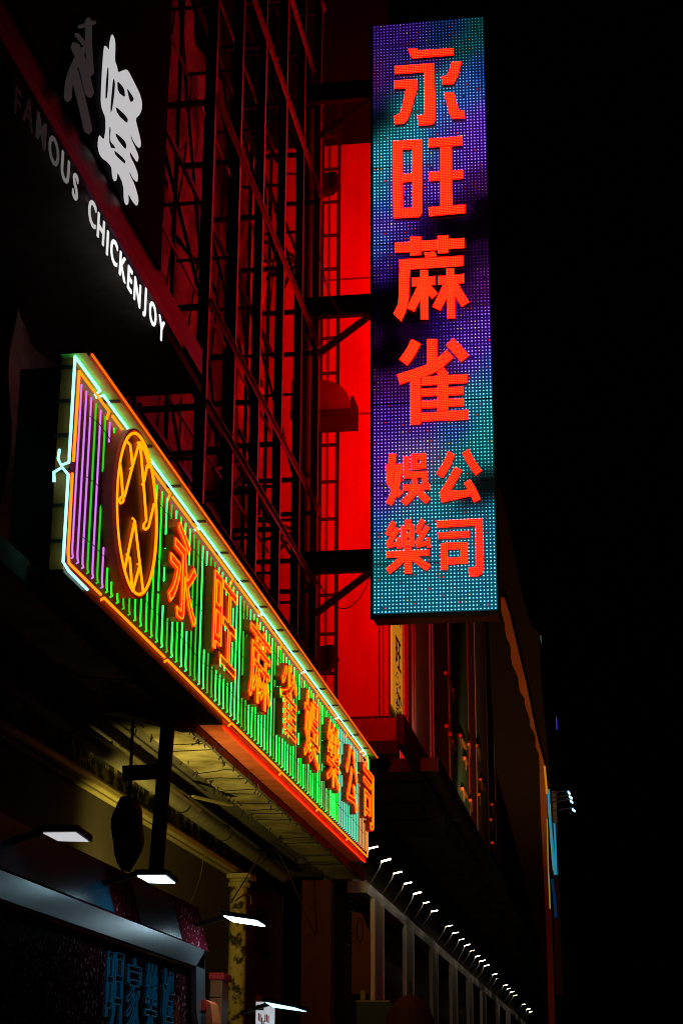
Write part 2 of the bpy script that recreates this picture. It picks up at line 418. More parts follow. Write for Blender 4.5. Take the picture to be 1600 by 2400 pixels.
# ice blue outer border: broken into sections with hooked ends
r0 = .013
zCt = zC
tube_part("border_tube", [(xT, yL-.15, zCt-.92), (xT, yL-.15, zCt), (xT, yL+.62, zCt), (xT-.06, yL+.66, zCt-.02)], r0, T_CYAN)
tube_part("border_tube", [(xT, yL-.15, zCt-.90), (xT, yL-.15, zCt-.97), (xT-.06, yL-.17, zCt-1.0), (xT-.09, yL-.17, zCt-.94), (xT-.09, yL-.15, zCt-.85)], r0, T_CYAN)
tube_part("border_tube", [(xT-.12, yL-.15, zCt-1.14), (xT-.12, yL-.17, zCt-1.06), (xT-.05, yL-.17, zCt-1.02), (xT, yL-.15, zCt-1.08), (xT, yL-.15, zB-.04), (xT, yL+.02, zB-.07), (xT, yL+.55, zB-.075)], r0+.001, T_CYAN)
secs = [yL+.70, yL+4.6, yL+8.2, yL+11.4, yL+14.6, yL+17.4, yR-.2]
for a, b in zip(secs[:-1], secs[1:]):
    tube_part("border_tube", [(xT-.06, a-.01, zCt-.03), (xT, a+.03, zCt), (xT, b-.05, zCt), (xT-.06, b-.02, zCt-.03)], r0, T_CYAN)
tube_part("border_tube", [(xT, yR-.15, zCt), (xT, yR+.03, zCt-.06), (xT, yR+.06, zCt-.45)], r0, T_MINT)
p0 = ax(512, 1690, -4.55); p1 = ax(638, 1812, -4.55); zz = (p0[2]+p1[2])/2
ps = [(-4.55, p0[1], zz), (-4.55, p0[1]+(p1[1]-p0[1])*.45, zz)]
tube_part("border_tube", ps, r0, T_CYAN); tube_part("border_tube", [(-4.55, ps[1][1]+.06, zz), (-4.55, p1[1], zz), (-4.62, p1[1]+.02, zz)], r0, T_CYAN)
# orange inner border
secs = [yL+.02, yL+1.0, yL+3.3, yL+6.4, yL+9.6, yL+12.6, yL+15.6, yR]
for i, (a, b) in enumerate(zip(secs[:-1], secs[1:])):
    p = [(XS-.04, b-.0, zO-.05), (XS, b-.06, zO), (XS, a+.05, zO)] if i else [(XS-.04, b, zO-.05), (XS, b-.06, zO), (XS, yL, zO), (XS, yL-.02, zO-.84)]
    tube_part("inner_border_tube", p, .013, T_ORANGE)
    tube_part("inner_border_tube", [(XS-.04, a+.02, zB-.05), (XS, a+.08, zB), (XS, b-.03, zB)] if i else [(XS, yL-.03, zO-.95), (XS, yL-.02, zB+.08), (XS, yL+.02, zB), (XS, b-.03, zB)], .012, T_ORANGE)
tube_part("inner_border_tube", [(XS, yR, zO-.02), (XS, yR+.0, zB+.03)], .011, T_ORANGE)
tube_part("added_underside_tube", [(-4.50, (yL+yR)/2-2.7, zB-.092), (-4.50, yR, zB-.092)], .011, T_RED, lab="deep red tube below the sign's edge")  # invented tube, there only to redden the underside
# vertical tubes
y = yL+.10; i = 0; n_lit = 0
ya, yb, yc = ax(258, 1300, XS)[1], ax(375, 1400, XS)[1], ax(790, 1900, XS)[1]
while y < yR-.05:
    if y < ya: m_ = [T_PURPLE, T_GREEN][n_lit % 2] if n_lit > 2 else T_PURPLE
    elif y < yb: m_ = T_GREEN
    elif y < yc: m_ = T_MINT if n_lit % 4 else T_GREEN
    elif y < yc+2.2: m_ = T_BLUEW
    else: m_ = T_WARM
    if m_ is T_MINT and random.random() < .25: m_ = T_DIMG
    if m_ is T_GREEN and random.random() < .2: m_ = T_DIMG
    X1 = XS-.005
    tube_part("stripe_tube", [(X1-.02, y+.05, zB+.085), (X1, y+.035, zB+.09), (X1, y+.008, zB+.115), (X1, y, zB+.16), (X1, y, zO-.08)], .0088, m_, 5)
    tube_part("unlit_stripe_tube", [(X1-.01, y+(.11 if y > ya else .075), zB+.10), (X1-.01, y+(.105 if y > ya else .075), zO-.09)], .0105, T_OFF, 5)
    dy = .150 if y < ya else (.205 if y < yc else .185)
    y += dy; i += 1; n_lit += 1
print("stripe tubes", n_lit)
# round amber disc
DX = -4.32
c0 = ax(318, 1211, DX)
ytop = ax(905/3.676+80, 800+800/3.676, DX); ybot = ax(900/3.676+80, 800+2215/3.676, DX)
R_ = (ytop[2]-ybot[2])/2; yc0 = (ax(270.5, 1190, DX)[1]+ax(368.4, 1215, DX)[1])/2; Ry = (ax(368.4, 1215, DX)[1]-ax(270.5, 1190, DX)[1])/2
zc0 = (ytop[2]+ybot[2])/2
print("disc", R_, Ry, yc0, zc0)
def circ(X, ry, rz, n=56): return [(X, yc0+ry*math.cos(2*math.pi*k/n), zc0+rz*math.sin(2*math.pi*k/n)) for k in range(n)]
d = MB(); d.prism(circ(XP+.003, Ry+.02, R_+.02)[::-1], (DX-.03-XP, 0, 0)); dsk = d.build("disc_box", mat("disc_paint", (.30, .10, .04), .6, 0, .5, 3, .2), NS)
rim = MB(); A = circ(DX-.027, Ry+.03, R_+.03); B = circ(DX+.005, Ry+.03, R_+.03); A2 = circ(DX-.027, Ry+.012, R_+.012); B2 = circ(DX+.005, Ry+.012, R_+.012)
for k in range(56):
    j = (k+1) % 56
    rim.poly([A[k], A[j], B[j], B[k]]); rim.poly([B[k], B[j], B2[j], B2[k]]); rim.poly([B2[k], B2[j], A2[j], A2[k]])
rim.build("disc_rim", CHAN, dsk)
MB().tube(circ(DX+.004, Ry-.015, R_-.015), .0135, 6, closed=True).build("disc_tube", T_YELLOW, dsk, smooth=True)
zig = [[(800,860),(828,890),(840,980),(848,1080),(832,1100)], [(737,1038),(750,1110),(765,1330),(742,1352),(735,1378),(748,1395),(770,1380),(768,1345)],
       [(780,1340),(835,1130),(905,880)], [(895,872),(915,880),(940,1180),(968,1545),(945,1580),(942,1605),(962,1622),(988,1600),(1035,1400)],
       [(992,1085),(975,1070),(950,1200),(932,1235)], [(915,870),(960,960),(992,1075)],
       [(775,1995),(800,1880),(868,1545),(850,1525)], [(868,1545),(905,1860),(942,2170)], [(800,1835),(825,1865),(840,2050),(848,2160)], [(852,2150),(912,1930),(895,1920)]]
for z_ in zig:
    pts = [ax(80+a/3.676, 800+b/3.676, DX) for a, b in z_]
    MB().tube(pts, .0125, 5).build("disc_tube", T_YELLOW, dsk, smooth=True)
# Chinese channel letters
XL = XP+.17
chars = [("永", 397, 463.5), ("旺", 500.3, 556), ("蔴", 584.5, 636), ("雀", 657, 697), ("娛", 713, 749), ("樂", 766.4, 797), ("公", 810.5, 838.5), ("司", 851.5, 876)]
zt = ax(420, 1210, XL)[2]; zb = ax(457, 1497, XL)[2]
zt2 = ax(511, 1335, XL)[2]; zb2 = ax(548, 1618, XL)[2]
print("char z", zt, zb, zt2, zb2)
for ch, p, q in chars:
    # the line of mid heights, used only to turn the columns into distances along the sign
    def yat(px):
        lo, hi = 0, 2400
        zm = (zt+zb)/2
        d1 = ray(px, 1000); # solve X and Z known -> choose py giving z = zm
        a, b_ = 900., 2100.
        for _ in range(40):
            m_ = (a+b_)/2
            if ax(px, m_, XL)[2] > zm: a = m_
            else: b_ = m_
        return ax(px, (a+b_)/2, XL)[1]
    y0, y1 = yat(p), yat(q); spl = text_splines(ch)
    allp = np.array([pt for s in spl for pt in s]); lo = allp.min(0); hi = allp.max(0)
    sx = (y1-y0-.10)/(hi[0]-lo[0]); sz = (zt-zb-.10)/(hi[1]-lo[1])
    O = np.array([XL, y0+.05-lo[0]*sx, zb+.05-lo[1]*sz])
    mb = MB()
    bold = .030
    v, f = text_mesh(ch, bold, .5, res=2)
    b = len(mb.v); mb.v += [(XP+.01+(pz+.5)*(XL-XP-.025), O[1]+px_*sx, O[2]+py_*sz) for px_, py_, pz in v]
    for fc in f:
        mb.m = 1 if all(v[k][2] > .499 for k in fc) else 0
        mb.face([b+k for k in fc])
    box_ = mb.build("character", [CHAN, REDFACE], NS)
    tbm = MB()
    for s in spl:
        tbm.tube([(XL+.0, O[1]+pt[0]*sx, O[2]+pt[1]*sz) for pt in s], .0068, 5, closed=True)
    tbm.build("outline_tube", T_ORANGE, box_, smooth=True)
# thin wiring over the stripes
wr = MB()
for k in range(3):
    z = zB+.35+k*.55; pts = []
    y = yL+.3
    while y < yR: pts.append((XS+.02, y, z+.02*math.sin(y*3+k)+.015*math.cos(y*7))); y += .3
    wr.tube(pts, .004, 3)
wr.build("wiring", BLACK, NS)

# ---------------------------------------------------------------- LED sign
YD = 30.0
TL, TR, BR, BL = ay(873, 60, YD), ay(1131, 42, YD), ay(1167, 1430, YD), ay(875, 1440, YD)
X0 = (TL[0]+BL[0])/2; X1 = (TR[0]+BR[0])/2; Z1 = (TL[2]+TR[2])/2; Z0 = (BL[2]+BR[2])/2
print("LED X %.2f %.2f Z %.2f %.2f" % (X0, X1, Z0, Z1), TL, TR, BR, BL)
LS = thing("led_sign", "tall hanging sign of dotted LEDs with red Chinese characters on violet and teal", "led sign", (X0, YD, Z0))
MB().box((X0-.02, YD+.02, Z0-.06), (X1+.02, YD+.55, Z1+.04)).build("cabinet", mat("maroon_cabinet", (.12, .05, .05), .6, .1, .4, 3), LS, bevel=.015)
fr = MB(); fr.box((X0-.045, YD-.03, Z0-.09), (X1+.045, YD+.02, Z0-.005)); fr.box((X0-.045, YD-.03, Z0-.004), (X0-.004, YD+.02, Z1+.05)); fr.box((X1+.004, YD-.03, Z0-.004), (X1+.045, YD+.02, Z1+.05))
fr.build("frame", BLACK, LS)
P_, B_, T_, C_, V_, D_ = (.19, .015, .95), (.02, .17, 1.0), (.006, .56, .60), (.01, .52, .85), (.40, .02, .70), (.0, .0, .0)
anch = [(.0,.0,P_,.35),(.3,.02,P_,.35),(.65,.02,B_,.22),(1,.02,T_,.22),(0,.1,V_,.35),(.25,.1,P_,.35),(.5,.08,P_,.3),(.8,.06,T_,.28),(1,.1,B_,.4),(0,.15,P_,.25),(0,.185,D_,0),(.12,.175,D_,.0),
  (.1,.21,T_,.9),(.25,.175,T_,.9),(.42,.13,T_,.7),(.6,.12,C_,.7),(.85,.12,B_,.75),(.7,.17,B_,.9),(1,.2,P_,.9),(.85,.2,P_,.9),(.0,.24,C_,1),(.15,.23,C_,1.),(.4,.22,C_,.9),(.55,.22,B_,.6),(.7,.22,P_,.9),(.9,.25,P_,.85),
  (0,.30,C_,.95),(.12,.33,B_,.9),(.3,.3,P_,.9),(.6,.3,P_,.85),(.95,.30,V_,.3),(.8,.35,V_,.2),(.95,.345,D_,0),(.85,.385,D_,0),(.6,.365,D_,.05),(.35,.35,P_,.6),(.1,.37,P_,.9),(0,.4,B_,.9),(.07,.39,B_,.9),
  (.1,.44,P_,.4),(.3,.45,D_,0),(.6,.43,D_,0),(.9,.42,V_,.12),(.05,.49,D_,.02),(.3,.51,D_,0),(.5,.51,D_,0),(.8,.5,V_,.3),(1,.48,V_,.4),(.6,.53,P_,.4),(1,.55,P_,.9),(.85,.56,P_,.8),
  (.0,.56,V_,.12),(.15,.57,D_,0),(.05,.6,D_,.02),(.3,.55,V_,.1),(.85,.6,P_,.95),(1,.62,B_,.8),(.2,.64,V_,.35),(.0,.63,V_,.3),(.6,.63,V_,.4),(.9,.67,C_,.9),(.1,.69,P_,.6),(.4,.7,P_,.7),(.7,.71,B_,.7),(1,.7,T_,1),(.9,.74,T_,.95),
  (.05,.76,P_,.9),(.4,.76,(.4,.2,.9),.8),(.7,.78,T_,.9),(.95,.765,T_,.9),(1,.80,D_,0),(.87,.815,D_,0),(.78,.83,V_,.06),(.95,.825,D_,.02),(.6,.82,T_,.9),(.3,.8,(.2,.35,.9),.8),(.05,.82,P_,.8),(.0,.86,B_,.9),
  (1,.845,C_,.95),(.05,.17,D_,0),(0,.2,D_,0),(.9,.36,D_,.0),(1,.375,D_,0),(.72,.37,D_,0),(.5,.375,V_,.06),(.45,.43,D_,0),(.75,.41,D_,0),(.45,.48,D_,0),(.7,.47,D_,0),(.25,.48,D_,0),(.15,.53,D_,0),(.35,.53,D_,0),(.1,.6,D_,0),(.92,.80,D_,0),(.97,.815,D_,0),(.2,.4,P_,.5),(.8,.86,C_,.9),(.5,.86,C_,.9),(.2,.88,C_,.9),(.9,.92,C_,.9),(.5,.93,C_,.85),(.1,.93,T_,.7),(.1,.97,C_,.95),(.5,.98,C_,1),(1,.98,C_,.95)]
AN = np.array([(a[0]*.19, a[1]) for a in anch]); AC = np.array([np.array(a[2])*a[3] for a in anch])
def field(u, v):
    dd = ((AN-np.array([u*.19, v]))**2).sum(1); w = 1/(dd+4e-4)**2.3; c = (w[:, None]*AC).sum(0)/w.sum(); return c
random.seed(5)
disp = MB()
NU, NV = 34, 182
Yf = YD-.012
# panel surface cells (LED spill put in as emission between the lamps)
disp.m = 0
for i in range(17):
    for j in range(91):
        u0, u1, v0, v1 = i/17, (i+1)/17, j/91, (j+1)/91
        f4 = []
        for (u, v) in ((u0, v1), (u1, v1), (u1, v0), (u0, v0)):
            c = field(u, v)*.15*random.uniform(.85, 1.1); f4.append(tuple(float(q) for q in c))
        disp.col = tuple(f4)
        gx = lambda u: X0+(X1-X0)*u; gz = lambda v: Z1-(Z1-Z0)*v
        disp.poly([(gx(u0), Yf, gz(v1)), (gx(u1), Yf, gz(v1)), (gx(u1), Yf, gz(v0)), (gx(u0), Yf, gz(v0))])
disp.m = 1
pitx = (X1-X0)/NU; pitz = (Z1-Z0)/NV
for i in range(NU):
    for j in range(NV):
        u, v = (i+.5)/NU, (j+.5)/NV; c = field(u, v); s = c.max()
        if s < .035: continue
        r_ = pitx*(.14+.06*min(s, 1))
        q = random.random()
        if q < .035: col = (1.6*s+.2, .06, .02)
        elif q < .055: col = (1.2*s, 1.0*s, .25*s)
        else:
            k = 1.0*min(1, s*1.3); c = c/s; col = tuple(float(k*(c[n_]*1.6+.22*k)) for n_ in range(3))
        jt = random.uniform(.6, 1.15)*(0.05 if random.random() < .006 else 1)*(.45 if (j % 23 == 7 and i < 20) or (j > 60 and j < 110 and j % 4 == 1) else 1); disp.col = tuple(q_*jt for q_ in col); cx, cz = X0+pitx*(i+.5), Z1-pitz*(j+.5)
        disp.poly([(cx+r_*math.cos(a*math.pi/3), Yf-.006, cz+r_*math.sin(a*math.pi/3)) for a in range(6)])
disp.build("display", [emit_attr("led_panel_glow", 1.0, True), emit_attr("led_lamps", 2.1)], LS)
# module seams
for v in (.13, .265, .4, .535, .67, .8, .925):
    z = Z1-(Z1-Z0)*v; MB().box((X0, Yf-.003, z-.011), (X1, Yf-.001, z+.011)).build("module_seam", BLACK, LS)

C4 = lambda p: (860+p[0]/4.703, 20+p[1]/4.703)
C5 = lambda p: (860+p[0]/4.356, 500+p[1]/4.356)
C6 = lambda p: (860+p[0]/4.612, 1000+p[1]/4.612)
def stroke(pts, w): return ('s', pts, w)
LED = [
 ("upright top character", C4, [
  [(450,440),(550,437),(556,458),(950,435),(950,512),(500,547),(475,520)],
  [(302,632),(738,598),(748,1225),(735,1262),(700,1280),(565,1285),(552,1180),(600,1170),(628,1160),(628,700),(306,720)],
  [(295,795),(545,775),(548,885),(525,960),(480,1130),(445,1220),(400,1268),(305,1272),(290,1180),(350,1168),(372,1120),(430,880),(298,882)],
  [(930,585),(1040,583),(1010,700),(985,770),(950,830),(828,838),(817,748),(875,738),(900,690)],
  [(845,928),(955,920),(985,1040),(1012,1120),(1070,1120),(1075,1210),(935,1215),(905,1160),(880,1060)]], 18),
 ("second", C4, [
  [(283,1455),(387,1448),(392,2305),(292,2310)], [(495,1445),(605,1438),(607,2230),(590,2280),(560,2300),(500,2303)],
  [(387,1449),(495,1444),(495,1545),(387,1552)], [(388,1820),(497,1812),(498,1905),(389,1915)], [(390,2200),(500,2192),(500,2302),(392,2306)],
  [(678,1432),(1048,1405),(1050,1508),(675,1530)], [(803,1525),(930,1517),(940,2172),(805,2182)],
  [(682,1800),(804,1793),(805,1893),(685,1903)], [(935,1783),(1052,1777),(1055,1875),(937,1888)], [(675,2190),(1080,2158),(1080,2255),(685,2290)]], 18),
 ("third", C5, [
  [(280,297),(438,288),(440,392),(283,402)], [(438,238),(550,233),(550,422),(440,430)], [(550,278),(718,268),(720,372),(552,384)], [(718,225),(830,220),(830,402),(722,408)], [(830,260),(993,250),(995,352),(832,362)],
  [(580,405),(685,385),(712,435),(600,460)], [(328,470),(980,430),(982,535),(330,578)],
  [(330,578),(435,572),(432,760),(420,900),(400,980),(350,1102),(268,1025),(315,930),(326,800)],
  stroke([(580,578),(583,800),(585,1085)],80), [(455,655),(540,650),(540,738),(457,748)], [(620,645),(697,638),(697,730),(620,735)],
  stroke([(560,745),(500,870),(442,985)],88), stroke([(600,745),(692,845)],82),
  stroke([(845,562),(852,800),(858,1072)],80), [(722,640),(805,635),(805,722),(722,730)], [(885,628),(990,618),(990,712),(887,718)],
  stroke([(825,725),(770,850),(705,975)],92), stroke([(880,725),(930,815),(1003,932)],92)], 17.5),
 ("fourth", C5, [
  stroke([(660,1282),(662,1540)],105), stroke([(500,1308),(440,1425),(368,1522)],108), stroke([(840,1308),(925,1395),(998,1485)],108),
  stroke([(845,1430),(740,1530),(640,1590),(480,1645),(318,1695)],108), stroke([(745,1600),(790,1665)],92),
  [(437,1700),(545,1680),(548,2150),(440,2160)], [(560,1668),(1018,1640),(1018,1730),(550,1760)], [(718,1745),(828,1738),(828,2015),(718,2020)],
  [(548,1790),(718,1782),(718,1862),(548,1872)], [(548,1912),(718,1905),(718,1985),(548,1995)],
  [(828,1775),(980,1770),(980,1852),(828,1860)], [(828,1895),(985,1888),(985,1968),(828,1975)], [(548,2040),(1033,2005),(1033,2105),(548,2125)]], 17.5),
 ("fifth", C6, [
  stroke([(278,290),(262,400),(240,590)],82), [(198,410),(378,398),(378,470),(198,480)], stroke([(340,470),(330,560),(300,700),(232,838)],74), stroke([(235,580),(290,670),(362,738)],74),
  [(478,295),(638,288),(638,350),(478,356)], [(478,400),(638,395),(640,450),(480,468)], [(478,350),(538,350),(538,402),(478,402)], [(576,350),(638,350),(638,400),(576,402)],
  [(388,325),(450,322),(452,495),(390,500)], [(390,490),(648,478),(650,545),(395,560)], [(590,545),(650,543),(652,622),(590,625)], [(480,560),(535,556),(535,625),(485,628)],
  [(385,630),(675,618),(678,680),(385,695)], stroke([(512,690),(465,760),(392,830)],74), stroke([(560,690),(592,745),(660,805)],74)], 20),
 ("sixth", C6, [
  stroke([(908,280),(855,420),(778,528)],84), stroke([(1062,262),(1115,375),(1205,500)],84), stroke([(985,450),(905,600),(815,740)],88),
  [(785,735),(830,700),(1110,680),(1130,745),(805,818)], stroke([(1078,588),(1135,680),(1190,800)],80)], 20),
 ("seventh", C6, [
  stroke([(290,1028),(232,1130)],58), stroke([(205,1145),(290,1175)],44), stroke([(332,1098),(280,1180),(218,1280)],52), stroke([(215,1292),(340,1262)],44), stroke([(335,1200),(345,1315)],42),
  [(370,1068),(425,1063),(428,1298),(372,1300)], [(458,1060),(505,1056),(510,1290),(460,1296)], [(425,1063),(458,1060),(458,1112),(425,1114)], [(425,1150),(458,1148),(458,1200),(425,1202)], [(425,1236),(458,1234),(460,1296),(428,1298)],
  stroke([(440,1008),(440,1062)],62), stroke([(605,1008),(552,1105)],58), stroke([(530,1120),(600,1160)],44), stroke([(655,1080),(600,1170),(538,1268)],52), stroke([(535,1290),(655,1255)],44), stroke([(652,1200),(668,1305)],42),
  [(205,1348),(670,1330),(670,1392),(205,1418)], stroke([(438,1310),(445,1588)],76), stroke([(405,1400),(320,1490),(222,1562)],72), stroke([(490,1400),(570,1465),(665,1532)],72)], 19),
 ("eighth", C6, [
  [(752,1015),(1245,990),(1245,1062),(758,1090)], [(1170,1066),(1245,1062),(1255,1540),(1235,1590),(1195,1612),(1105,1618),(1088,1525),(1150,1520),(1172,1500)],
  [(758,1145),(1105,1125),(1105,1195),(770,1212)], [(795,1260),(865,1255),(870,1545),(800,1548)], [(1005,1250),(1080,1248),(1082,1475),(1007,1480)],
  [(865,1256),(1005,1250),(1005,1320),(866,1330)], [(868,1415),(1006,1410),(1006,1480),(870,1490)]], 20)]
def inside(p, poly):
    c = False; n = len(poly)
    for i in range(n):
        a, b = poly[i], poly[(i+1) % n]
        if (a[1] > p[1]) != (b[1] > p[1]) and p[0] < (b[0]-a[0])*(p[1]-a[1])/(b[1]-a[1])+a[0]: c = not c
    return c
RED_SLAB = emit("led_red_face", (8.0, .012, .004), 1.0); RED_SIDE = mat("red_letter_side", (.35, .05, .04), .5)
RED_DOT = emit("led_red_lamps", (8.0, .60, .09), 1.0, False)
YC = YD-.13
for (nm, CF, shapes, pit) in LED:
    mb = MB(); dots = []
    for si, sh in enumerate(shapes):
        lat = []
        if sh[0] == 's':
            P = smooth_pts(sh[1]) if len(sh[1]) > 2 else [np.array(p, float) for p in sh[1]]; w = sh[2]
            L, Rr = [], []
            for i, p in enumerate(P):
                a = P[max(i-1, 0)]; b = P[min(i+1, len(P)-1)]; t = (b-a)/np.linalg.norm(b-a); nn = np.array([-t[1], t[0]])
                L.append(p+nn*w/2); Rr.append(p-nn*w/2)
            out = L+Rr[::-1]
            nrow = max(2, round(w/pit)); seg = [np.linalg.norm(P[i+1]-P[i]) for i in range(len(P)-1)]; tot = sum(seg); nn_ = max(2, int(tot/pit))
            for k in range(nn_):
                s_ = (k+.5)*tot/nn_; i = 0
                while i < len(seg)-1 and s_ > seg[i]: s_ -= seg[i]; i += 1
                t = (P[i+1]-P[i])/seg[i]; nn = np.array([-t[1], t[0]]); c = P[i]+t*s_
                for r in range(nrow): lat.append(c+nn*((r+.5)/nrow-.5)*w*.97)
        else:
            out = [np.array(p, float) for p in sh]; A_ = np.array(out); mn, mx = A_.min(0), A_.max(0)
            sk = -.06
            yy = mn[1]-40+pit/2
            while yy < mx[1]+40:
                xx = mn[0]+pit/2
                while xx < mx[0]:
                    q = np.array([xx, yy+sk*(xx-mn[0])])
                    if inside(q, out): lat.append(q)
                    xx += pit
                yy += pit
        wp = [ay(*CF(q), YC) for q in out]
        # orient so that the front face (towards the viewer, -Y) is last
        dpt = .1005+si*.0009
        pts = [(q[0], YD-.02, q[2]) for q in wp]; pts2 = [(q[0], YD-.02-dpt, q[2]) for q in wp]
        n = len(pts); b = len(mb.v); mb.v += [tuple(map(float, p)) for p in pts+pts2]
        mb.m = 1; mb.face(list(range(b+n, b+2*n)))
        mb.m = 0
        for i in range(n): mb.face([b+i, b+(i+1) % n, b+n+(i+1) % n, b+n+i])
        for q in lat:
            if all((q[0]-e[0])**2+(q[1]-e[1])**2 > (.62*pit)**2 for e in dots): dots.append(q)
    mb.m = 2; rr = pit*.19
    for q in dots:
        c = ay(*CF(q), YC); r_ = np.linalg.norm(ay(*CF((q[0]+rr, q[1])), YC)-c)
        mb.poly([(c[0]+r_*math.cos(a*math.pi/2+.78), YC-.012, c[2]+r_*math.sin(a*math.pi/2+.78)) for a in range(4)])
    mb.build("character", [RED_SIDE, RED_SLAB, RED_DOT], LS)
# rear display (unseen, assumed lit to throw red light on the end wall)
MB().box((X0+.1, YD+.552, Z0+.2), (X1-.1, YD+.56, Z1-.2)).build("assumed_rear_display", emit("assumed_rear_leds", (9.0, .02, .01), 1.0), LS)
# brackets that carry the LED sign: two I-beams with diagonal braces
for (py, lab) in ((720, "middle"), (1318, "lower"), (218, "upper")):
    z = ay(800, py, YD+.3)[2]
    br = thing("sign_bracket", {"middle": "steel bracket holding the LED sign at its middle, beside the third character", "lower": "steel bracket holding the LED sign low, beside the two bottom characters", "upper": "dark steel bracket near the top of the LED sign"}[lab], "bracket", (-4.6, YD+.3, z), "steel brackets of the LED sign")
    m = MB(); m.box((-5.6, YD+.2, z-.20), (X0-.02, YD+.36, z-.17)); m.box((-5.6, YD+.2, z+.17), (X0-.02, YD+.36, z+.20)); m.box((-5.6, YD+.27, z-.17), (X0-.02, YD+.29, z+.17))
    m.build("beam", STEEL, br)
    m = MB(); m.beam((-5.2, YD+.28, z-.95), (X0-.1, YD+.28, z-.22), .10, .10); m.build("brace", STEEL_R, br)

# ---------------------------------------------------------------- steel scaffold frame
XF, XK = -5.3, -6.3
SF = thing("scaffold_frame", "tall black steel lattice frame standing between the red wall and the dark restaurant sign", "scaffold", (XF, 26, 8))
py_ref = 849
posts_px = [485, 550, 608, 661, 705, 746]
yp = [ax(p, py_ref, XF)[1] for p in posts_px]
print("posts", [round(v, 2) for v in yp])
Ztop = 26
for y in yp:
    m = MB(); m.box((XF-.13, y-.055, 6.2), (XF+.0, y+.05, Ztop)); po_ = m.build("post", BLACK, SF); MB().box((XF+.001, y-.05, 6.2), (XF+.012, y+.055, Ztop)).build("flange", STEEL_R, po_)  # red strip paints the lit edge of the black post
    m = MB(); m.box((XK-.03, y-.03, 6.2), (XK+.03, y+.03, Ztop)); m.build("rear_post", BLACK, SF)
zz = [ax(626, 980, XF)[2]+k*1.93 for k in range(-3, 8)]
z_a = ax(629, 114, XF)[2]; z_b = ax(489, 713, XF)[2]
print("rails", z_a, z_b)
rails = [z_b-3.0, z_b-1.5, z_b, (z_a+z_b)/2, z_a, z_a+2.2, z_a+4.4]
for z in rails:
    m = MB(); m.box((XF+.012, yp[0]-.1, z-.035), (XF+.024, yp[-1]+.1, z+.035)); m.box((XF+.0125, yp[0]-.1, z+.036), (XF+.075, yp[-1]+.1, z+.046)); m.build("rail", STEEL_R, SF)
    m = MB(); m.box((XK+.062, yp[0]-.1, z-.045), (XK+.12, yp[-1]+.1, z+.045)); m.build("rear_rail", STEEL, SF)
for i, y in enumerate(yp):
    for k, z in enumerate(rails):
        m = MB(); m.beam((XF-.1, y+.06, z), (XK+.06, y+.06, z), .07, .07); m.build("cross_bar", STEEL, SF)
        if (i+k) % 2 == 0 and k < len(rails)-1:
            m = MB(); m.beam((XF-.1, y+.12, z), (XK+.06, y+.12, rails[k+1]), .05, .05); m.build("brace", STEEL, SF)
for i in range(len(yp)-1):
    for k in range(len(rails)-1):
        if (i+k) % 2 == 0:
            m = MB(); m.beam((XK-.09, yp[i], rails[k+1]), (XK-.09, yp[i+1], rails[k]), .05, .05, (1, 0, 0)); m.build("rear_brace", STEEL, SF)
for i in range(len(yp)-1):
    for k in range(len(rails)-1):
        zmid_ = (rails[k]+rails[k+1])/2; ymid = (yp[i]+yp[i+1])/2
        MB().beam((XF-.1, yp[i]+.05, zmid_), (XK+.05, yp[i]+.05, zmid_), .04, .04).build("tie_bar", STEEL, SF)
        MB().beam((XK+.1, yp[i], zmid_), (XK+.1, yp[i+1], zmid_), .035, .035).build("tie_bar", STEEL_R, SF)
def hub(px, py, ends, X=XK+.25):
    c = ax(px, py, X)
    for (qx, qy, dx) in ends:
        q = ax(qx, qy, X+dx); MB().beam(c, q, .055, .055).build("brace", BLACK, SF)
    MB().box(c-np.array((.06, .12, .12)), c+np.array((.06, .12, .12))).build("gusset", BLACK, SF)
hub(700, 605, [(618, 566, .1), (620, 612, .2), (627, 652, .1), (668, 520, -.1), (650, 700, .2)])
hub(700, 1245, [(608, 1215, .1), (618, 1265, .1), (640, 1300, .2), (690, 1330, 0)])
hub(595, 1080, [(500, 1100, .1), (520, 1180, .1), (560, 1010, 0)])
hub(612, 300, [(690, 250, .1), (650, 380, .1), (600, 400, 0)])
# dark stair shaft and pale strip of wall showing through the lattice
MB().box((-7.3, yp[2]-.2, 10.2), (-7.05, yp[2]+.75, 14.8)).build("shaft_panel", BLACK, SF)
# tarpaulin wall behind the frame with folds
tp = MB(); NY, NZ = 60, 90; yy0, yy1, zz0, zz1 = yp[0]-3.2, 33.6, 6.4, 20.5
base = len(tp.v)
for i in range(NY+1):
    for j in range(NZ+1):
        y = yy0+(yy1-yy0)*i/NY; z = zz0+(zz1-zz0)*j/NZ
        x = -6.95+.10*math.sin(y*1.3+z*.9)+.07*math.sin(y*2.1-z*1.7+1)+.05*math.sin(z*3.1+y*.6)+.03*math.sin(y*6+z*2.2)
        tp.v.append((x, y, z))
for i in range(NY):
    for j in range(NZ):
        a = i*(NZ+1)+j
        if (j in (30, 31, 60) and 3 < i < NY): continue
        tp.face([a, a+NZ+1, a+NZ+2, a+1])
tm = MB()
for k in range(9):
    y = yy0+1+k*1.5; tm.tube([(-6.9+.05*math.sin(j*1.3+k), y+j*.25, zz0+.5+j*1.25) for j in range(11)], .018, 4)
tpo = tp.build("tarpaulin", TARP, smooth=True); tag(tpo, "creased red-lit tarpaulin hung behind the steel lattice", "tarpaulin")
tm.build("seam_ropes", BLACK, tpo)["kind"] = "stuff"
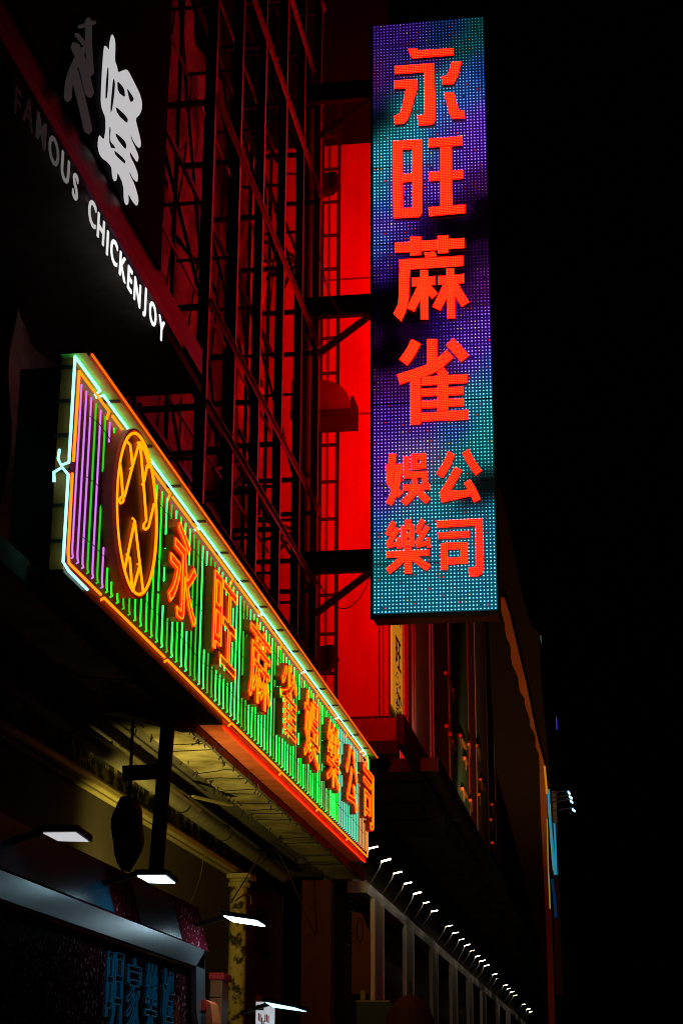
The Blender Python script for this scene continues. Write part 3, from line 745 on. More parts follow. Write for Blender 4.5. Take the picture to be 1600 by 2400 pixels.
# service ladder at the street end of the frame
yl = 32.6
xa, xb = ay(751, 900, yl)[0], ay(791, 900, yl)[0]
LD = thing("steel_ladder", "narrow black steel ladder running up in front of the bright red wall", "ladder", (xb, yl, 6))
for x in (xa, xb): MB().box((x-.035, yl-.035, 6.0), (x+.035, yl+.035, ay(791, 190, yl)[2])).build("rail", BLACK, LD)
zr = ay(775, 630.8, yl)[2]; dz = zr-ay(775, 711, yl)[2]
k = 0
z = zr-14*dz
while z < zr+5*dz: MB().box((xa+.036, yl-.02, z-.03), (xb-.036, yl+.02, z+.03)).build("rung", STEEL, LD); z += dz
# drain pipe, dark blue highlights
PIPE = mat("blue_grey_pipe", (.16, .14, .22), .35, .3, .3, 12, .1, stretch=(1, 1, .2))
pxx = ay(722, 800, 31.2)
pm_ = MB(); pm_.tube([(pxx[0], 31.2, 5.8), (pxx[0], 31.2, 22)], .125, 14)
po = pm_.build("duct", PIPE, smooth=True); tag(po, "thick blue-grey vertical duct behind the right end of the lattice", "duct")
for z in range(7, 22, 3): MB().tube([(pxx[0], 31.2, z), (pxx[0], 31.2, z+.12)], .145, 14).build("collar", BLACK, po)
# curved drum hood with flange
YH = 31.9
a, b, c = ay(748, 905, YH), ay(838, 985, YH), ay(835, 1003, YH)
DH = thing("drum_hood", "round-sided dark red metal hood poking out beside the ladder", "hood", (a[0], YH, c[2]))
xr = (ay(832, 980, YH)[0]-a[0]); zt_ = ay(760, 905, YH)[2]; zb_ = ay(800, 975, YH)[2]
m = MB(); prof = [(a[0]-.5, zt_)]+[(a[0]+xr*math.sin(t*math.pi/2/10)*.93, zb_+(zt_-zb_)*math.cos(t*math.pi/2/10)**.8 if t < 10 else zb_) for t in range(11)]+[(a[0]-.5, zb_)]
m.prism([(p[0], YH-.35, p[1]) for p in prof], (0, .75, 0)); m.build("drum", mat("dull_red_metal", (.30, .09, .07), .3, .3, .3, 5, .1), DH, smooth=False)
MB().box((a[0]-.5, YH-.40, zb_-.16), (a[0]+xr*1.0, YH+.45, zb_-.003)).build("flange", STEEL, DH, bevel=.01)
MB().box((a[0]+xr*.93, YH-.3, zb_), (a[0]+xr*1.02, YH+.35, zb_+.28)).build("latch", STEEL, DH)
# dark box lamps half hidden behind the ladder
for (cx, cy, s, lab) in ((776, 425, .25, "black box-shaped floodlight housing behind the upper part of the ladder"), (765, 1540, .3, "black box-shaped floodlight housing behind the lower part of the ladder, above the neon sign")):
    c = ay(cx, cy, 32.9); fl = thing("floodlight", lab, "floodlight", c)
    m = MB(); m.prism([(c[0]-s, 32.8, c[2]+s*.6), (c[0]-s*.9, 32.8, c[2]-s*1.1), (c[0]+s*.1, 32.8, c[2]-s*.9), (c[0]+s*.75, 32.8, c[2]-s*.1), (c[0]+s*.45, 32.8, c[2]+s*.75)], (0, .3, 0)); m.build("housing", BLACK, fl, bevel=.01)
    m = MB(); m.beam((c[0]-s, 32.95, c[2]+s*.8), (c[0]-s-.8, 32.95, c[2]+s*1.2), .04, .04); m.build("bracket", STEEL, fl)

# ---------------------------------------------------------------- next building with the bright red end wall
YE = 34.6; XN = -4.6
NB = thing("corner_building", "building with a bright red end wall, stone pilaster and brown street side", "building", (XN, YE, 0))
zw0 = ay(820, 1680, YE)[2]; zw1 = ay(820, 338, YE)[2]
xw = ay(909, 1600, YE)[0]
MB().box((-8.5, YE, zw0), (xw, YE+.4, zw1)).build("end_wall", REDW, NB)
MB().box((-8.5, YE+.1, zw1+.003), (xw, YE+.5, zw1+9)).build("upper_wall", WALLD, NB)
sd = MB()
for (px, w) in ((768, .04), (888, .03), (897, .015)):
    x = ay(px, 1000, YE)[0]; sd.box((x-w/2, YE-.03, zw0+.01), (x+w/2, YE-.002, zw1-.01))
for py in (655, 972):
    z = ay(800, py, YE)[2]; sd.box((-6.2, YE-.012, z-.02), (xw-.02, YE-.003, z+.02))
sd.build("wall_seam", mat("dark_red_trim", (.20, .02, .02), .6), NB)
def fy(px, py): return ax(px, py, XN)[1]
yq = [YE+.405, fy(938, 1690), fy(949.5, 1700), fy(1016, 1797), fy(1056, 1850)]
print("facade y", yq)
zf = ay(930, 1735, YE-1.0)[2]+.1; zft = 26
MB().box((XN-.02, yq[0], zf), (XN-.6, yq[1], zft)).build("plinth_wall", REDFAS, NB)
MB().box((XN-.02, yq[1]+.01, zf), (XN-.6, yq[2], zft)).build("red_neon_panel", emit("red_glow_panel", (.9, .012, .01), 1.0, base=(.3, .02, .02)), NB)
for k in range(3): 
    y = yq[1]+.15+(yq[2]-yq[1]-.2)*k/2
    MB().box((XN-.018, y, zf), (XN+.005, y+.05, zft)).build("panel_rib", STEEL_R, NB)
pl = MB(); pl.box((XN-.02, yq[2]+.01, zf), (XN-.6, yq[3], zft))
L_ = yq[3]-yq[2]
for (a_, b_, d_) in ((.02, .12, .06), (.22, .26, .04), (.30, .34, .03), (.88, .92, .03), (.95, .99, .05)):
    pl.box((XN-.018, yq[2]+L_*a_, zf+.003), (XN+d_, yq[2]+L_*b_, zft-.01))
pl.build("stone_pilaster", PILAST, NB)
MB().box((XN-.02, yq[3]+.01, zf), (XN-.6, yq[4], zft)).build("brown_wall", BROWN, NB)
MB().box((XN-.015, yq[4]-.25, zf), (XN+.03, yq[4]-.12, zft)).build("corner_trim", PILAST, NB)
# yellow poster
p = [ax(913, 1500, XN)[1], ax(934.5, 1676, XN)[1]]
zpb = ax(924, 1668, XN)[2]; yA = fy(914, 1658); yB = fy(937, 1676)
zpt = ax(925, 1420, XN)[2]
PO = thing("yellow_banner", "tall narrow yellow banner with black calligraphy beside the red end wall", "banner", (XN, yA, zpb))
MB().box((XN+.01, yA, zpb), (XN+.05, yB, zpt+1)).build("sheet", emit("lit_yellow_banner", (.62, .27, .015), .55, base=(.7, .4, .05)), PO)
for k, ch in enumerate("永旺"):
    m = MB(); h = 1.05; place_text(m, ch, (XN+.053, yA+.45, zpt-.35-k*1.0), (0, (yB-yA)*.62, 0), (0, 0, .8), (1, 0, 0), .004, .003)
    m.build("calligraphy", mat("black_ink", (.02, .015, .01), .6), PO)
m = MB()
random.seed(11)
for k in range(46):
    y = yA+.6+random.random()*(yB-yA)*.45; z = zpt-1.5-random.random()*1.1
    m.tube([(XN+.054, y, z), (XN+.054, y+random.uniform(-.25, .25), z-random.uniform(.02, .14))], .013, 3)
m.build("ink_figure", bpy.data.materials["black_ink"], PO)
MB().box((XN+.02, yB+.02, zpb-.1), (XN+.07, yB+.1, zpt+1)).build("edge_trim", ZINC, PO)
# ledge slab in front of the end wall
a, b = ay(930, 1682, YE-1.0), ay(930, 1735, YE-1.0)
LG = thing("ledge_slab", "dark red ledge slab stepping out below the bright red wall", "ledge", (-5, YE-.5, b[2]))
MB().box((-8, YE-1.0, b[2]), (a[0], YE-.02, a[2])).build("slab", mat("ledge_paint", (.34, .07, .06), .7), LG)
MB().box((a[0]-.003, YE-1.06, b[2]-.1), (a[0]+.14, fy(1000, 1797)+8, a[2]+.05)).build("edge_rail", BLACK, LG)
m = MB(); m.box((a[0]-1.0, YE-1.25, b[2]-.30), (a[0]+.05, YE-1.07, b[2]-.05)); m.build("bracket_block", BLACK, LG)

# ---------------------------------------------------------------- arcade canopy over the pillared shops
YA = 36.5
pc = ay(1020, 1797, YA); XC = pc[0]; ZC = pc[2]
print("canopy edge", XC, ZC)
CP = thing("arcade_canopy", "long dark arcade canopy running down the street above the spotlights", "canopy", (XC, YA, ZC))
BRN = mat("dark_brown_soffit", (.16, .10, .07), .7, 0, .5, 1.2, .3)
MB().box((-9, YA, ZC-.02), (XC, 160, ZC+.12)).build("soffit", BRN, CP)
MB().box((XC+.003, YA-.05, ZC-.12), (XC+.07, 160, ZC+.2)).build("fascia", BLACK, CP)
MB().box((-9, YA-.06, ZC-.10), (XC, YA-.003, ZC+.18)).build("end_beam", BLACK, CP)
for k in range(26):
    y = YA+1.5+k*2.6
    m = MB(); m.box((XC-2.6, y, ZC-.06), (XC-.05, y+.05, ZC-.022)); m.build("soffit_rib", STEEL, CP)
random.seed(21)
for k in range(30):
    y = YA+1+k*2.3; x = XC-random.uniform(.3, .8)
    h = random.uniform(.25, .7)
    m = MB(); m.box((x-.05, y, ZC-.02-h), (x+.05, y+.06, ZC-.022)); m.build("hanging_fixture", BLACK, CP)

# ---------------------------------------------------------------- pillared shopfront row
XW = -5.3
zfa = ax(1000, 2190, XW)[2]; zfb = ax(857, 2075, XW)[2]
pA = [(868, 2067), (950, 2150), (1085, 2268)]
zfb = np.mean([ax(x, y, XW)[2] for x, y in pA])
print("fascia z", [ax(x, y, XW)[2] for x, y in pA])
yS = ax(858, 2060, XW)[1]
SH = thing("shopfront_arcade", "row of dark shopfronts with pale fluted pillars under a steel fascia band", "shopfront", (XW, yS, 0))
ALU = mat("brushed_aluminium", (.55, .53, .50), .38, .55, .25, 14, .1, stretch=(1, 1, .1))
MB().box((XW-.4, yS, zfb-.24), (XW, 175, zfb)).build("fascia_band", ALU, SH)
MB().box((XW-.9, yS, .14), (XW-.45, 175, zfb-.245)).build("shop_wall", mat("dark_shop_glass", (.02, .015, .015), .25, 0, .3, 2, 0), SH)
MB().box((XW-.9, yS, zfb+.003), (XW-.3, 175, ZC-.03)).build("upper_panel", BRN, SH)
PILW = mat("pale_metal_pillar", (.62, .58, .52), .45, .3, .2, 10, .1, stretch=(3, 3, .15))
pil = [(875, 898), (950, 969), (1012, 1026), (1058.5, 1071.7), (1098, 1108), (1130, 1140), (1166, 1171), (1190, 1196)]
zmid = 4.0
for (a_, b_) in pil:
    y0, y1 = y_at_x(a_, XW+.02, zmid), y_at_x(b_, XW+.02, zmid)
    m = MB(); m.box((XW-.05, y0, .14), (XW+.02, y1, zfb-.245)); m.box((XW+.021, y0, .14), (XW+.05, y0+(y1-y0)*.05, zfb-.25)); m.box((XW+.021, y1-(y1-y0)*.05, .14), (XW+.05, y1, zfb-.25)); m.build("pillar", PILW, SH)
lou = MB()
y0, y1 = yS+.05, y_at_x(872, XW, zmid)
for k in range(12): lou.box((XW-.42, y0, zfb-.35-k*.1), (XW-.3, y1, zfb-.30-k*.1))
lou.build("louvre", STEEL, SH)

# row of spotlights on bent arms
lp = [(120,175),(220,275),(313,375),(393,458),(470,540),(540,615),(605,678),(722,798),(772,852),(822,905),(867,950),(908,992),(950,1030),(988,1073),(1023,1110),(1088,1180),(1117,1215),(1172,1270),(1198,1298),(1224,1322),(1250,1350),(1318,1412),(1355,1450),(1375,1470)]
XLm = -4.95
LENS = emit("spotlight_lens", (30, 25, 18), 1.0)
ordn = "first second third fourth fifth sixth seventh eighth ninth tenth eleventh twelfth thirteenth fourteenth fifteenth sixteenth seventeenth eighteenth nineteenth twentieth twenty-first twenty-second twenty-third farthest".split()
zs = [ax(840+a/3.409, 1940+b/3.409, XLm)[2] for a, b in lp[:12]]; ZL = float(np.mean(zs)); print("lamp z", [round(z, 2) for z in zs])
def lamp_y(px): return y_at_x(px, XLm, ZL)
ys_ = [lamp_y(840+a/3.409) for a, b in lp]
print("lamp y", [round(v, 1) for v in ys_])
# one lamp
l0 = (XLm, ys_[0], ZL)
SL = thing("spotlight", "first spotlight of the row, peeping out beside the neon sign's lower corner", "spotlight", l0, "spotlights above the shopfronts")
x, y, z = l0
m = MB(); m.tube([(XW, y, z-.40), (x-.14, y, z-.10), (x-.09, y, z+.03)], .014, 5); m.build("arm", ALU, SL)
m = MB(); m.prism([(x-.10, y-.08, z+.03), (x+.10, y-.08, z+.07), (x+.09, y-.08, z+.11), (x-.08, y-.08, z+.08)], (0, .16, 0)); m.build("head", BLACK, SL)
m = MB(); m.poly([(x-.09, y-.065, z+.026), (x-.09, y+.065, z+.026), (x+.09, y+.065, z+.062), (x+.09, y-.065, z+.062)]); m.build("lens", LENS, SL)
for i, yy in enumerate(ys_[1:]):
    o = dup(SL, (0, yy-ys_[0], 0), "%s spotlight of the shopfront row, counted from the neon sign's lower corner" % ordn[i+1])
    o.rotation_euler = (random.uniform(-.08, .08), random.uniform(-.10, .06), random.uniform(-.22, .22)); o.scale = [random.uniform(.85, 1.12)]*3

# ---------------------------------------------------------------- signs and pieces on the facade down the street (above the canopy edge)
def face_box(name, label, cat, pxs, X, z0, z1, m, th=.25, grp=None):
    y0, y1 = pxs; o = MB().box((X-th, y0, z0), (X, y1, z1)).build(name, m); return tag(o, label, cat, grp)
yF0 = yq[4]+.02
zc1 = ZC+.3
SB = thing("street_facade", "dark shop facades with upright signboards stretching down the street right of the brown wall", "building", (XN, yF0, 0))
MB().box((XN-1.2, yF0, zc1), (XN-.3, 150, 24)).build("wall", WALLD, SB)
cols = [(1058, 1098, GREENW, "green_board"), (1100, 1116, mat("dark_red_board", (.22, .02, .02), .5), "red_board"), (1118, 1142, mat("grey_board", (.30, .24, .22), .6, 0, .5, 1.0), "grey_board"), (1146, 1160, BLACK, "black_board"), (1162, 1176, BROWN, "brown_board")]
yp0 = yF0
for (a_, b_, mt, nm) in cols:
    y0 = max(y_at_x(a_, XN, 12), yp0+.05); y1 = y_at_x(b_, XN, 12); yp0 = y1
    MB().box((XN-.28, y0, zc1+.01), (XN, y1, 19)).build(nm, mt, SB)
random.seed(31)
GOLD = mat("brass_fitting", (.55, .28, .12), .3, .7, .2, 9, 0)
fit = [(921,636,921),(960,715,12),(980,795,40),(930,1140,16),(964,1218,20),(1058,1228,66),(978,1285,40),(1215,1325,16),(1230,1362,20),(1100,1445,30),(1140,1315,12),(970,1728,30),(1080,1735,50),(1250,1648,56),(1235,1790,20),(1130,2020,30),(1358,1885,46),(1348,2030,22),(1360,2250,44),(1155,1845,16)]
for k, (cx, cy, w) in enumerate(fit):
    w = min(w, 66)/4.056; px, py = 820+cx/4.056, 1420+cy/4.056
    X = XN+.10; c = ax(px, py, X); c2 = ax(px+w, py+w*1.3, X)
    m = MB(); m.box((XN+.01, c[1], c[2]-.05), (X, c[1]+max(.15, (c2[1]-c[1])*.8), c[2]+.04)); m.tube([(X-.02, c[1]+.1, c[2]-.05), (X-.02, c[1]+.18, c[2]-.35)], .015, 4)
    m.build("wall_fitting", GOLD, SB)

# ---------------------------------------------------------------- far right : projecting signs seen edge-on, curtain edge
def edge_sign(name, label, cat, Y, outline, m, depth=.5, grp=None):
    pts = [ay(x, y, Y) for x, y in outline]
    mb = MB(); mb.prism([(p[0], Y, p[2]) for p in pts], (0, depth, 0)); o = mb.build(name, m); return tag(o, label, cat, grp)
SHEET = mat("rust_brown_sheeting", (.42, .17, .06), .8, 0, .4, .8, .4)
WB = thing("draped_building", "distant building edge with wavy orange-brown sheeting down its corner", "building", ay(1200, 1700, 62))
wv = [(1172,1400),(1174,1436),(1182,1462),(1184,1490),(1196,1512),(1197,1552),(1213,1586),(1216,1618),(1228,1632),(1230,1662),(1240,1675),(1241,1702),(1254,1722),(1254,1750),(1263,1768),(1264,1850),(1270,1985),(1276,2110),(1280,2200),(1290,2590)]
wr_ = [(1306,2590),(1294,2200),(1290,2110),(1284,1985),(1280,1850),(1276,1795),(1264,1750),(1252,1700),(1240,1640),(1232,1600),(1222,1560),(1208,1500),(1194,1440),(1180,1395)]
# sheeting hangs in short panels
Yd = 62
n = len(wv)
L1 = [ay(x, y, Yd) for x, y in wv]; R1 = [ay(x, y, Yd) for x, y in wr_[::-1]]
def interp(P, z):
    P = sorted(P, key=lambda p: p[2])
    for a, b in zip(P[:-1], P[1:]):
        if a[2] <= z <= b[2]:
            t = (z-a[2])/(b[2]-a[2]+1e-9); return a[0]*(1-t)+b[0]*t
    return P[0][0] if z < P[0][2] else P[-1][0]
zlo = max(L1[-1][2], R1[-1][2] if False else min(p[2] for p in R1)); zhi = min(L1[0][2], max(p[2] for p in R1))
m = MB(); N_ = 70
for k in range(N_+1):
    z = zlo+(zhi-zlo)*k/N_; a_ = interp(L1, z); b_ = interp(R1, z)
    m.v += [(a_, Yd, z), (b_, Yd+.05, z), (b_, Yd+.4, z), (a_, Yd+.35, z)]
for k in range(N_):
    a_ = 4*k
    for q in range(4): m.face([a_+q, a_+(q+1) % 4, a_+4+(q+1) % 4, a_+4+q])
m.build("sheeting", SHEET, WB)
o = edge_sign("backing_wall", None, None, Yd+.6, [(1150,1120),(1175,1150),(1195,1250),(1225,1400),(1245,1470),(1262,1480),(1268,1600),(1286,1800),(1292,2000),(1304,2590),(1290,2590),(1268,2230),(1215,2010),(1160,1800),(1140,1400)], mat("far_dark_wall", (.006, .003, .003), .9, 0, .4, .3), 4)
o.parent = WB; o.data.transform(Matrix.Translation(-Vector(WB.location)))
# vertical lit sign with four arm lamps
VS = thing("edge_lit_sign", "narrow multicoloured sign seen edge-on below four white arm lamps", "sign", ay(1290, 1900, 58))
Ys = 58
strips = [((1275,1795),(1281,1860),(1279,1850),5,(.9,.35,.02),.5),((1284,1850),(1286,1900),(1300,2050),6,(.02,.35,.5),.6),((1287,1885),(1290,1960),(1297,2040),5,(.35,.40,.03),.5),((1281,1920),(1284,2040),(1288,2130),2.5,(.7,.5,.05),.4),((1285,2050),(1287,2090),(1288,2130),3,(.1,.4,.4),.35),((1298,1930),(1301,1990),(1303,2050),4,(.0,.4,.7),.6),((1290,1930),(1292,1980),(1295,2030),5,(.25,.02,.4),.45),((1292,2060),(1298,2100),(1302,2150),7,(.0,.015,.05),1.)]
for k, (p0_, p1_, p2_, w, c, s) in enumerate(strips):
    pts = [ay(*q, Ys+k*.02) for q in (p0_, p1_, p2_)]; wd = w*Ys/4400
    m = MB()
    for a_, b_ in zip(pts[:-1], pts[1:]):
        m.beam(a_, b_, wd, .06, (0, 1, 0))
    m.build("light_strip", emit("edge_strip", c, s, False), VS)
MB().box((ay(1288, 1900, Ys)[0], Ys+.3, ay(1290, 2330, Ys)[2]), (ay(1303, 1900, Ys)[0], Ys+1.0, ay(1290, 1850, Ys)[2])).build("case", BLACK, VS)
al = [(1332,1857,7,6),(1336,1868,9,5),(1338,1878,8,4),(1343,1898,9,5)]
an_ = ["topmost", "second", "third", "lowest"]
CW = emit("cold_lamp_lens", (1.0, 2.6, 4), 1.0, False)
for k, (px, py, w, h) in enumerate(al):
    c = ay(px, py, Ys); al_ = thing("arm_lamp", "%s of the four white arm lamps reaching out from the edge-lit sign" % an_[k], "lamp", c, "arm lamps on the edge-lit sign")
    s = Ys/4400
    MB().prism([(c[0]-w*s/2, Ys, c[2]+.025), (c[0]-w*s/2+.03, Ys, c[2]+.055), (c[0]+w*s/2, Ys, c[2]-.015), (c[0]+w*s/2-.02, Ys, c[2]-.045)], (0, .25, 0)).build("head", CW, al_, bevel=.01)
    e = ay(1288, py+2, Ys)
    m = MB(); m.tube([(e[0], Ys+.12, e[2]), (c[0]-.3, Ys+.12, c[2]+.05), (c[0], Ys+.12, c[2]+.09)], .018, 4); m.build("arm", BLACK, al_)
# tiny distant lights
for (px, py, h, c, s, lab) in ((1303, 1695, 30, (.05, .03, 1.), .8, "tiny distant blue-violet neon line against the black sky"), (1266, 1500, 22, (.08, .25, .2), .5, "tiny distant green glint high on the dark facade"), (1274, 1615, 34, (.4, .02, .12), .35, "tiny distant pink neon line right of the wavy sheeting")):
    c0_ = ay(px, py-h/2, 70); c1_ = ay(px+1, py+h/2, 70)
    o = MB().beam(c0_, c1_, .03, .03).build("neon_line", emit("distant_neon", c, s, False)); tag(o, lab, "neon light")
    o2 = MB().box((c0_[0]-.03, 70.05, c1_[2]-.5), (c0_[0]+.04, 70.25, c0_[2]+.3)).build("backing", BLACK); o2.parent = o
# yellow-green flag
g = [(1160,2052),(1165,2062),(1171,2072),(1174,2082),(1178,2094),(1173,2096),(1168,2082),(1164,2072)]
edge_sign("lit_flag", "small yellow-green glowing flag at the canopy's edge", "flag", 60, g, emit("lime_glow", (.25, .5, .01), .9, False), .05)

# ---------------------------------------------------------------- old cornice, column and pipes below the canopy
XV = -6.1
c1_, c2_ = ax(316, 1895, XV), ax(562, 2048, XV); zcn = (c1_[2]+c2_[2])/2
print("cornice", c1_, c2_)
CW_ = thing("old_shop_wall", "old cream cornice and rendered wall with a flaking yellow column", "wall", (XV, c2_[1], 0))
m = MB(); yy_, y2_ = 11.0, c2_[1]
for (z0_, z1_, d_) in ((zcn-.11, zcn-.07, .03), (zcn-.07, zcn+.03, .10), (zcn+.03, zcn+.08, .05)): m.box((XV-.2, yy_, z0_+.002), (XV+d_, y2_, z1_))
m.build("cornice", CREAM, CW_, bevel=.02)
MB().box((XV-.25, yy_, zcn+.083), (XV+.01, y2_, zcn+.62)).build("peeling_band", mat("peeling_plaster", (.55, .42, .12), .85, 0, 0, 4.5, .8, col2=(.03, .028, .02), thr=(.50, .56)), CW_)
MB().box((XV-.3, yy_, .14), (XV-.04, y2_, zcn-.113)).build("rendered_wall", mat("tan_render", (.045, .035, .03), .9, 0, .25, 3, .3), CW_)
ca = ax(541, 2090, XV); cb = ax(564, 2090, XV)
r_ = abs(ca[1]-cb[1])*.5
cy_ = y2_+.45
yc_ = (y_at_x(540, XV+.1, 3.6)+y_at_x(568, XV+.1, 3.6))/2; rr_ = .14
m = MB(); m.tube([(XV+.1, yc_, .14), (XV+.1, yc_, zcn-.28)], rr_, 16); m.build("column_shaft", FLAKE, CW_, smooth=True)
m = MB(); m.tube([(XV+.1, yc_, zcn-.28), (XV+.1, yc_, zcn-.22)], rr_+.05, 16); m.tube([(XV+.1, yc_, zcn-.22), (XV+.1, yc_, zcn-.16)], rr_+.01, 16); m.box((XV-.15, yc_-.26, zcn-.16), (XV+.33, yc_+.26, zcn-.09)); m.build("capital", CREAM, CW_)
# big grey pipe
XG = -5.8
g1, g2 = ax(392, 1855, XG), ax(660, 2050, XG); zg = (g1[2]+g2[2])/2
po = MB().tube([(XG, 12, zg+.02), (XG, g1[1], zg), (XG, g2[1], zg-.02), (XG, 31, zg-.03)], .11, 14).build("drain_pipe", GREY, smooth=True)
tag(po, "long grey plastic drain pipe running under the concrete canopy", "pipe")
for k in range(6):
    y = 15.5+k*2.6; MB().tube([(XG, y, zg), (XG, y+.05, zg)], .125, 14).build("pipe_clip", BLACK, po)
# steel members hanging under the sign
def pbeam(p, q, X0_, X1_, w, h, m_): 
    return MB().beam(ax(*p, X0_), ax(*q, X1_), w, h).build("member", m_)
HF = thing("hanging_steelwork", "dark rusty steel members and boards hanging below the neon sign", "steelwork", (-5, 18, 5.5))
def hb(nm, p, q, X0_, X1_, w, h, m_=STEEL):
    MB().beam(ax(*p, X0_), ax(*q, X1_), w, h).build(nm, m_, HF)
hb("board", (262, 1652), (443, 1700), -5.1, -4.8, .16, .16, BLACK)
hb("upright", (393, 1707), (366, 2042), -4.9, -4.9, .14, .10, BLACK)
hb("crossbar", (300, 1812), (376, 1808), -5.0, -4.9, .12, .16, BLACK)
hb("bracket", (373, 1633), (455, 1632), -5.1, -4.75, .1, .09)
hb("bracket", (250, 1575), (325, 1572), -5.1, -4.75, .1, .09)
hb("bracket", (110, 1452), (220, 1438), -5.1, -4.7, .1, .09)
hb("bracket", (182, 1460), (266, 1458), -5.1, -4.7, .1, .09)
hb("angle_iron", (120, 1375), (660, 1862), -4.95, -4.95, .05, .07)
hb("angle_iron", (250, 1470), (430, 1640), -4.8, -4.8, .07, .05)
hb("angle_iron", (240, 1560), (400, 1700), -5.5, -5.5, .08, .1)
hb("angle_iron", (262, 1740), (470, 1900), -5.6, -5.6, .03, .03, ZINC)
hb("angle_iron", (390, 1760), (620, 1935), -5.9, -5.9, .03, .03, ZINC)
hb("lath", (448, 1866), (540, 1888), -5.6, -5.3, .09, .02, CREAM)
hb("conduit", (200, 1640), (640, 1960), -6.2, -6.2, .02, .02, BLACK)
# looping cables
def cab(label, pts, X, r=.012, m_=None):
    P = smooth_pts([np.array(p, float) for p in pts]); o = MB().tube([ax(p[0], p[1], X) for p in P], r, 5).build("cable", m_ or mat("cable_sheath", (.14, .11, .08), .6), smooth=True); tag(o, label, "cable", "loose cables")
cab("thin cable arching high over the shop wall right of the yellow column", [(538,2120),(570,2070),(605,2010),(645,1985),(670,2030),(695,2090),(715,2140),(738,2190)], -5.6)
cab("short pale cable curling out from the yellow column", [(552,2112),(568,2098),(588,2096),(588,2120)], -5.7)
cab("thin wire dropping from the pipe across the tan wall", [(481,1985),(470,2060),(445,2120)], -5.9, .005)

# ---------------------------------------------------------------- rear shop wall, lower middle
XQ = -6.3
RW = thing("shop_side_wall", "dark red rendered shop wall with two black windows behind the yellow column", "wall", (XQ, 26, 0))
REDD = mat("dim_red_render", (.22, .07, .06), .9, 0, .3, 1.5, .3)
yr0, yr1 = y2_+.02, 33.5
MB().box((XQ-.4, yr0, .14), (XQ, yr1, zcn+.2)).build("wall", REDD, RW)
for (a_, b_, t_, c_) in ((598, 629, 2118, 2230), (516, 527, 2165, 2222)):
    y0, y1 = y_at_x(a_, XQ+.02, 3.4), y_at_x(b_, XQ+.02, 3.4); zt_ = ax(a_, t_, XQ+.02)[2]; zb_ = ax(a_, c_, XQ+.02)[2]
    w = MB().box((XQ+.002, y0, zb_), (XQ+.03, y1, zt_)).build("window", BLACK, RW)
MB().box((-5.9, 33.2, .14), (-5.35, 33.6, zS-.06)).build("end_pier", mat("red_pier_paint", (.16, .02, .018), .8, 0, .3, 2, .2), RW)
# orange banner between pier and pillars
m = MB(); P0, P1, P2, P3 = ay(824, 2135, 34), ay(868, 2190, 34), ay(868, 2330, 34), ay(824, 2330, 34)
pts = []
m.prism([P3, P2, P1, ay(845, 2140, 34), P0], (0, .03, 0)); o = m.build("cloth_banner", mat("ochre_cloth", (.11, .055, .012), .85, 0, .3, 2.5, .3)); tag(o, "faded ochre cloth banner with a dark oval mark beside the first pillar", "banner")
m = MB(); cc = ay(843, 2180, 33.98)
m.tube([(cc[0]+.06*math.cos(t*.42), 33.98, cc[2]+.22*math.sin(t*.42)) for t in range(15)], .008, 4, closed=True); m.build("oval_mark", BLACK, o)
# black shop sign with brass band and red parasol at the bottom
Yk = 30.5
DGOLD = mat("dull_brass", (.16, .08, .03), .5, .3, .3, 9, 0)
p = ay(835, 2348, Yk); q = ay(918, 2372, Yk)
SG = thing("black_shop_board", "black board with a brass band standing below the first pillar", "sign", (p[0], Yk, q[2]))
MB().box((p[0], Yk, q[2]-.5), (q[0], Yk+.1, p[2])).build("board", BLACK, SG)
a, b = ay(846, 2322, Yk-.05), ay(857, 2346, Yk-.05); MB().box((a[0], Yk-.12, b[2]), (b[0], Yk-.003, a[2])).build("brass_band", DGOLD, SG)
a, b = ay(835, 2346, Yk-.05), ay(913, 2349, Yk-.05); MB().box((a[0], Yk-.1, b[2]), (b[0], Yk-.003, a[2]+.006)).build("edge_trim", DGOLD, SG)
Yu = 28
c = ay(960, 2330, Yu); PU = thing("parasol", "dark red folded-edge parasol at the foot of the pillars", "parasol", (c[0], Yu, .14))
m = MB(); R2 = (ay(1020, 2400, Yu)[0]-c[0])
base = len(m.v); m.v.append((c[0], Yu, c[2])); NR = 16
for ring, (fr_, dz_) in enumerate(((.45, -.06), (.8, -.22), (1.0, -.46))):
    for k in range(NR):
        sc_ = fr_*(1+.03*(k % 2)); m.v.append((c[0]+R2*sc_*math.cos(k*2*math.pi/NR), Yu+R2*sc_*math.sin(k*2*math.pi/NR), c[2]+dz_))
for k in range(NR): m.face([0, 1+k, 1+(k+1) % NR])
for r in range(2):
    for k in range(NR): m.face([1+r*NR+k, 1+(r+1)*NR+k, 1+(r+1)*NR+(k+1) % NR, 1+r*NR+(k+1) % NR])
m.build("canopy", mat("red_canvas", (.04, .004, .004), .8, 0, .3, 4), PU)
MB().tube([(c[0], Yu, .14), (c[0], Yu, c[2]+.18)], .02, 8).build("pole", BLACK, PU)

